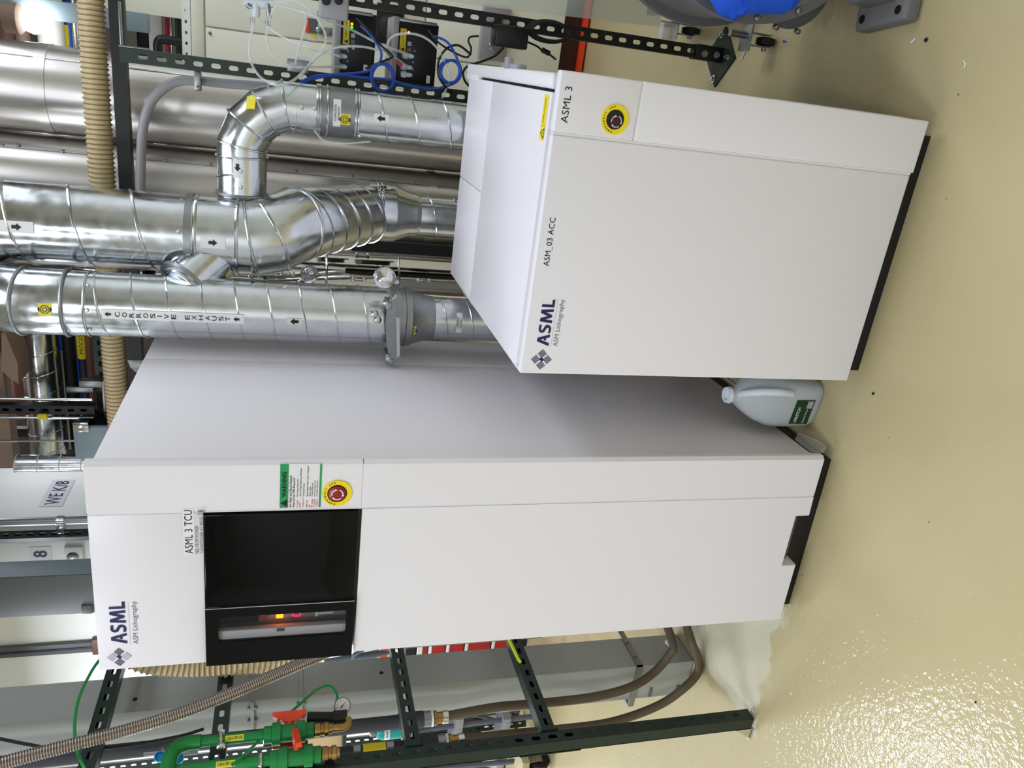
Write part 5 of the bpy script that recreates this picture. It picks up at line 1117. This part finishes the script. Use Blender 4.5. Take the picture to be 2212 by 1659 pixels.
for dy in (.12, .26): p = V((EX, 4.0 + (EY1 - 4.0) * .75 + dy * .6, at(178, 1020, 4.4).z)); MB().box(EX, EX + .02, p.y, p.y + .03, p.z - .2, p.z + .0, .004).build('red_clip', BROWNP, ec)
q = at(100, 1126, 3.93); cdt = thing('conduit', 'silver vertical conduit with pipe clamp in front of the electrical cabinet', 'pipe', (q.x, 3.93, 0)); MB().cyl((q.x, 3.93, 0), (q.x, 3.93, 3.88), .022, 18).build('conduit_pipe', STEEL, cdt)
zc_ = at(128, 1128, 3.9).z; b = MB(); b.lathe((q.x, 3.93, zc_ - .018), Z, [(.0225, 0), (.027, .001), (.027, .036), (.0225, .037)], 18); b.box(q.x - .06, q.x - .02, 3.9, 3.95, zc_ - .018, zc_ + .018, .003); b.build('pipe_clamp', CHROME, cdt)
q = at(100, 1153, 3.94); es = thing('strut_post', 'dark slotted strut beside the silver conduit high at the left', 'post', (q.x, 3.94, 0)); strut('post', (q.x, 3.94, 0), 3.88, Z, (.85, -.5, 0), STRUT, es)
GX1 = at(100, 1245, 3.6).x; GX0 = at(100, 1330, 3.6).x; GYb = atx(100, 1210, GX1).y
gt2 = thing('cable_trunking', 'wide grey trunking column beside the electrical cabinet at the upper left', 'trunking', ((GX0 + GX1) / 2, 3.6, 0)); MB().box(GX0, GX1, 3.6, GYb, 0, 3.88, .003).build('trunk_section', GREYD, gt2); q = at(185, 1316, 3.59); MB().box(q.x - .03, q.x + .02, 3.59, 3.6, q.z - .03, q.z + .02, .002).build('hinge', GREYD, gt2)
MB().box(GX1, GX1 + .003, 3.605, GYb - .005, 0, 3.88).build('side_cover_or_lit_face', BLUEGREY, gt2, False)  # lit right face painted as a paler blue sheet over the darker grey trunk
q = at(60, 1405, 5.18); q2 = at(200, 1398, 5.18); wc = thing('cable_channel', 'weathered dark wall channel on the white wall at the upper left', 'channel', (q.x, 5.18, 0)); MB().box(q.x - .045, q.x + .045, 5.165, 5.2, q2.z, 3.88, .004).build('channel', GREYD, wc); MB().box(q.x - .008, q.x + .008, 5.16, 5.166, q2.z, 3.88).build('groove', DKBLUE, wc, False); MB().box(q.x - .07, q.x + .07, 5.16, 5.2, q2.z - .06, q2.z, .005).build('end_bracket', BROWNP, wc)

# ------------------------------------------------------------------ overhead services, seen through the gap at the upper middle (run along X)
OY = 4.2
sup = thing('pipe_support', 'pair of plain struts carrying the overhead pipes beyond the tall cabinet', 'support', (-1.7, 4.32, 2.3))
for xx in (-2.12, -1.3): strut('upright', (xx, 4.301, 2.3), 1.6, Z, (0, -1, 0), STRUTB, sup, slots=False)
def xrun(name, label, cat, px, yref, r, m_, x0, x1, Y=OY, seams=0):
    Y = 4.3 - r; z = at(px, yref, Y).z; t = thing(name, label, cat, ((x0 + x1) / 2, Y, z)); MB().cyl((x0, Y, z), (x1, Y, z), r, 20).build('pipe', m_, t)
    if seams: MB().helix((x0, Y, z), (x1, Y, z), r, .003, seams, 0, 6, 18).build('spiral_seam', GALVB, t)
    return t, z
xrun('overhead_duct', 'silver spiral duct crossing overhead beyond the tall cabinet', 'duct', 94, 850, .088, GALV, -2.2, -1.25, seams=.11)
xrun('overhead_pipe', 'brownish pipe crossing overhead just above the silver spiral duct', 'pipe', 44, 800, .05, BROWNP, -2.0, -1.25)
t, z = xrun('overhead_pipe', 'thin silver overhead pipe with blue and white label', 'pipe', 141, 850, .02, STEEL, -2.2, -1.25, Y=4.15)
xs = at(135, 730, 4.26).x; MB().lathe((xs, 4.28, z), X, [(.021, -.07), (.0215, -.07), (.0215, .07), (.021, .07)], 18).build('pipe_label', BLUEC, t)
xrun('overhead_pipe', 'black overhead pipe below the thin silver one', 'pipe', 157, 850, .028, RUBBER, -2.2, -1.25, Y=4.25)
xrun('overhead_cable', 'blue overhead cable beside the yellow pipe label', 'cable', 173, 850, .008, BLUEC, -2.2, -1.25, Y=4.15)
t, z = xrun('overhead_pipe', 'dark overhead pipe with a yellow label', 'pipe', 186, 850, .024, DKBLUE, -2.2, -1.25, Y=4.2)
xs = at(185, 742, 4.25).x; yl = MB().lathe((xs, 4.276, z), X, [(.0245, -.09), (.026, -.09), (.026, .09), (.0245, .09)], 18).build('pipe_label', YELLOW, t)
mb = MB(); add_text(mb, 'PROCESS', flat((xs - .06, 4.249, z - .008), X, Z), .12, .016, .01); mb.build('lettering', BLACKINK, yl, False)
xrun('overhead_pipe', 'rust brown overhead pipe lowest of the row', 'pipe', 201, 850, .024, BROWNP, -2.2, -1.25, Y=4.2)
xrun('overhead_pipe', 'slim silver tube between brown pipe and slotted strut overhead', 'pipe', 210, 850, .008, CHROME, -2.2, -1.25, Y=4.1)
zz = at(220, 830, 4.0).z; os_ = thing('overhead_strut', 'dark green slotted strut crossing overhead beyond the ribbed hose', 'strut', (-1.8, 4.0, zz)); strut('channel', (-2.2, 4.0, zz), 1.1, X, (0, -1, 0), STRUT, os_, w_=.055, dep=.25)
q = at(120, 886, 3.9); vs_ = thing('hanger_strut', 'black slotted hanger strut dropping in front of the overhead pipes', 'strut', (q.x, 3.9, zz)); strut('channel', (q.x, 3.9, zz + .02), 3.9 - zz - .02, Z, (0, -1, 0), STRUTB, vs_); 
for y_p in (863, 902): q = at(120, y_p, 3.92); MB().cyl((q.x, 3.92, zz + .03), (q.x, 3.92, 3.9), .008, 10).build('threaded_rod', CHROME, vs_)
q = at(92, 900, 3.88); MB().box(q.x - .014, q.x + .014, 3.87, 3.89, q.z - .022, q.z + .022, .006).build('yellow_tag', YELLOW2, vs_)
eb = thing('electrical_box', 'blue grey electrical box with latch above the tall cabinet', 'box', at(200, 945, 3.9)); q0 = at(225, 985, 3.85); q1 = at(158, 935, 3.85); MB().box(q0.x - .02, q1.x + .03, 3.85, 4.05, q0.z - .1, q1.z, .004).build('box_body', BLUEGREY, eb); q2 = at(164, 906, 3.95); MB().box(q1.x + .03, q2.x, 3.87, 4.05, q0.z - .1, q1.z - .01, .003).build('box_cover', BLUEGREY, eb); q = at(178, 921, 3.85); b = MB(); b.box(q.x - .025, q.x + .025, 3.835, 3.87, q.z - .03, q.z + .04, .004); b.build('latch', CHROME, eb); [MB().cyl((q1.x + s_, 3.96, q1.z - .01), (q1.x + s_, 3.96, 3.9), .006, 8).build('hanger_rod', STEEL, eb) for s_ in (-.1, .1)]
q = at(110, 1000, 3.95); wp = thing('insulated_pipe', 'white wrapped vertical pipe beside the electrical cabinet', 'pipe', (q.x, 3.95, 0)); MB().cyl((q.x, 3.95, 0), (q.x, 3.95, at(36, 1000, 3.95).z), .045, 20).build('wrapped_pipe', GALV, wp)
for k in range(6): MB().ring((q.x, 3.95, 2.4 + k * .1), V((.1, 0, 1)), .0455, .003, 20, 6).build('wrap_band', WHITE2, wp)
q = at(185, 835, 3.96); ab = thing('angle_bracket', 'pale steel angle bracket in front of the overhead strut', 'bracket', q); b = MB(); a0, a1, a2 = at(172, 826, 3.97), at(222, 822, 3.97), at(228, 900, 3.97); b.box(min(a0.x, a1.x) - .02, max(a0.x, a1.x), 3.955, 4.0, a1.z, a0.z, .001); b.box(a2.x, a1.x, 3.955, 4.0, a1.z - .008, a1.z + .004, .001); b.build('angle', STEEL, ab); a3 = at(192, 836, 3.97); MB().box(a3.x - .03, a3.x, 3.96, 3.98, a3.z - .02, a3.z + .1, .001).build('tab', STEEL, ab)
b = MB(); q0 = at(0, 700, 4.0); q1 = at(33, 1016, 4.0); b.box(-2.17, -1.05, 4.0, 4.1, q1.z, q1.z + .5, .004); o = b.build('ceiling_beam', BEIGE); tag(o, 'taupe beam crossing the top of the view above the tall cabinet', 'beam')
b = MB(); p = [at(3, 720, 3.95), at(12, 722, 3.95), at(38, 785, 3.95), at(40, 830, 3.95), at(16, 812, 3.95), at(3, 800, 3.95)]; b.prism(p, (0, .2, 0)); o = b.build('beam_gusset', BEIGE); tag(o, 'taupe tapered gusset plate hanging from the taupe beam', 'gusset')
# right-hand overhead group
RY = 4.6
bx_ = at(60, 18, RY); o = MB().box(bx_.x - .04, bx_.x + .05, RY, RY + .08, 2.3, 3.9, .004).build('steel_column', BLUEGREY); tag(o, 'blue grey steel column at the top right corner behind the hose', 'column')
sup = thing('pipe_support', 'pair of plain struts carrying the overhead pipes at the upper right', 'support', (.8, 4.9, 2.3))
for xx in (.45, 1.12): strut('upright', (xx, RY + .301, 2.3), 1.6, Z, (0, -1, 0), STRUTB, sup, slots=False)
def rrun(label, px, r, m_, cat='pipe', lab=None):
    Y = RY + .3 - r; z = at(px, 70, Y).z; t = thing('overhead_pipe', label, cat, (.3, Y, z)); MB().cyl((-.35, Y, z), (1.2, Y, z), r, 20).build('pipe', m_, t)
    return t, z
rrun('wide pale overhead duct at the upper right next to the bright lamp', 110, .062, WALLW)
t, z = rrun('dark blue overhead pipe with a yellow vacuum label', 137, .024, DKBLUE)
xs = at(138, 80, RY + .25).x; yl = MB().lathe((xs, RY + .276, z), X, [(.0245, -.06), (.026, -.06), (.026, .06), (.0245, .06)], 18).build('pipe_label', YELLOW, t); mb = MB(); add_text(mb, 'VACUUM', flat((xs - .05, RY + .249, z - .008), X, Z), .09, .016, .01); mb.build('lettering', BLACKINK, yl, False)
rrun('pale blue overhead pipe right of the vacuum line', 150, .014, BLUEC); rrun('silver overhead pipe nearest the ribbed hose', 163, .018, CHROME); rrun('dull steel overhead pipe between silver pipe and ribbed hose', 175, .02, STEEL)
rrun('black overhead strut pipe at the very top right', 30, .03, RUBBER); rrun('brown overhead pipe left of the bright lamp', 8, .05, BROWNP); rrun('taupe overhead pipe just above the bright lamp', 48, .035, BEIGE)
lp = at(78, 46, RY - .05); t = thing('lamp', 'bright bare ceiling lamp glowing at the top right corner', 'lamp', lp); MB().lathe(lp + V((0, 0, -.05)), Z, [(.02, 0), (.05, .02), (.06, .06), (.05, .09), (.02, .1)], 20).build('bulb', LAMPW, t); MB().lathe(lp + V((0, 0, .05)), Z, [(.05, 0), (.07, .02), (.07, .08), (.02, .1)], 20).build('lamp_socket', BEIGE, t); MB().cyl(lp + V((0, 0, .14)), (lp.x, lp.y, 3.9), .006, 8).build('hanger_rod', STEEL, t)
# items between rail and cream cabinet
def vrun(label, y0, y1, px, Y, m_, zlo, zhi, cat='pipe', name='vertical_pipe', sq=False):
    a_ = at(px, y0, Y); c_ = at(px, y1, Y); x = (a_.x + c_.x) / 2; r = abs(a_.x - c_.x) / 2
    o = (MB().box(x - r, x + r, Y, Y + 2 * r, zlo, zhi, .004) if sq else MB().cyl((x, Y, zlo), (x, Y, zhi), r, 20)).build(name, m_); return tag(o, label, cat)
def hrun(label, px0, px1, Y, m_, x0, x1, cat='pipe', name='overhead_pipe', sq=False):
    a_ = at(px0, 75, Y); c_ = at(px1, 75, Y); z = (a_.z + c_.z) / 2; r = abs(a_.z - c_.z) / 2
    o = (MB().box(x0, x1, Y, Y + .1, z - r, z + r, .004) if sq else MB().cyl((x0, Y, z), (x1, Y, z), r, 20)).build(name, m_); return tag(o, label, cat)
hrun('black square duct crossing behind the rail corner', 295, 320, 5.6, BLACK, -.7, 1.4, 'duct', 'overhead_duct', True)
hrun('pale square duct behind the black elbow pipe', 321, 350, 5.6, WALLW, -.7, 1.4, 'duct', 'overhead_duct', True)
hrun('crimson horizontal pipe behind the black elbow pipe', 357, 366, 5.5, REDPINK, -.7, 1.4)
hrun('bright chrome pipe beside the crimson pipe', 367, 373, 5.5, CHROME, -.7, 1.4)
hrun('dark green strut bar behind the black elbow pipe', 378, 389, 5.45, STRUT, -.7, 1.4, 'strut', 'overhead_strut', True)
o = MB().tube(spline([at(342, 125, 5.0), at(341, 105, 5.0), at(341, 95, 5.0), at(346, 86, 5.0), at(358, 86, 5.0), at(406, 93, 5.0), V((at(420, 95, 5.0).x, 5.0, 2.06))], 8), .024, 14).build('black_elbow_pipe', BLACK); tag(o, 'black elbow pipe beside the top of the slotted post', 'pipe')
o = MB().box(.1, 1.3, 5.6, 6.1, at(330, 20, 5.6).z, at(272, 20, 5.6).z, .004).build('square_duct', GALV); tag(o, 'shiny square sheet-metal duct at the top right behind the rail', 'duct')
o = MB().box(.12, .36, 5.3, 5.5, at(354, 20, 5.3).z, at(333, 20, 5.3).z, .004).build('square_duct', MIRROR); tag(o, 'wrinkled foil-faced duct section next to the cream post', 'duct')
q = at(405, 85, 4.6); ps = thing('perforated_rail', 'white perforated rail at the left edge of the cream cabinet', 'rail', (q.x, 4.6, 0)); strut('rail', (-.5, 4.55, q.z), 1.8, X, (0, -1, 0), WALLW, ps, w_=.04, pitch=.05, sl=.016, sw=.012)
bpy.context.view_layer.update()
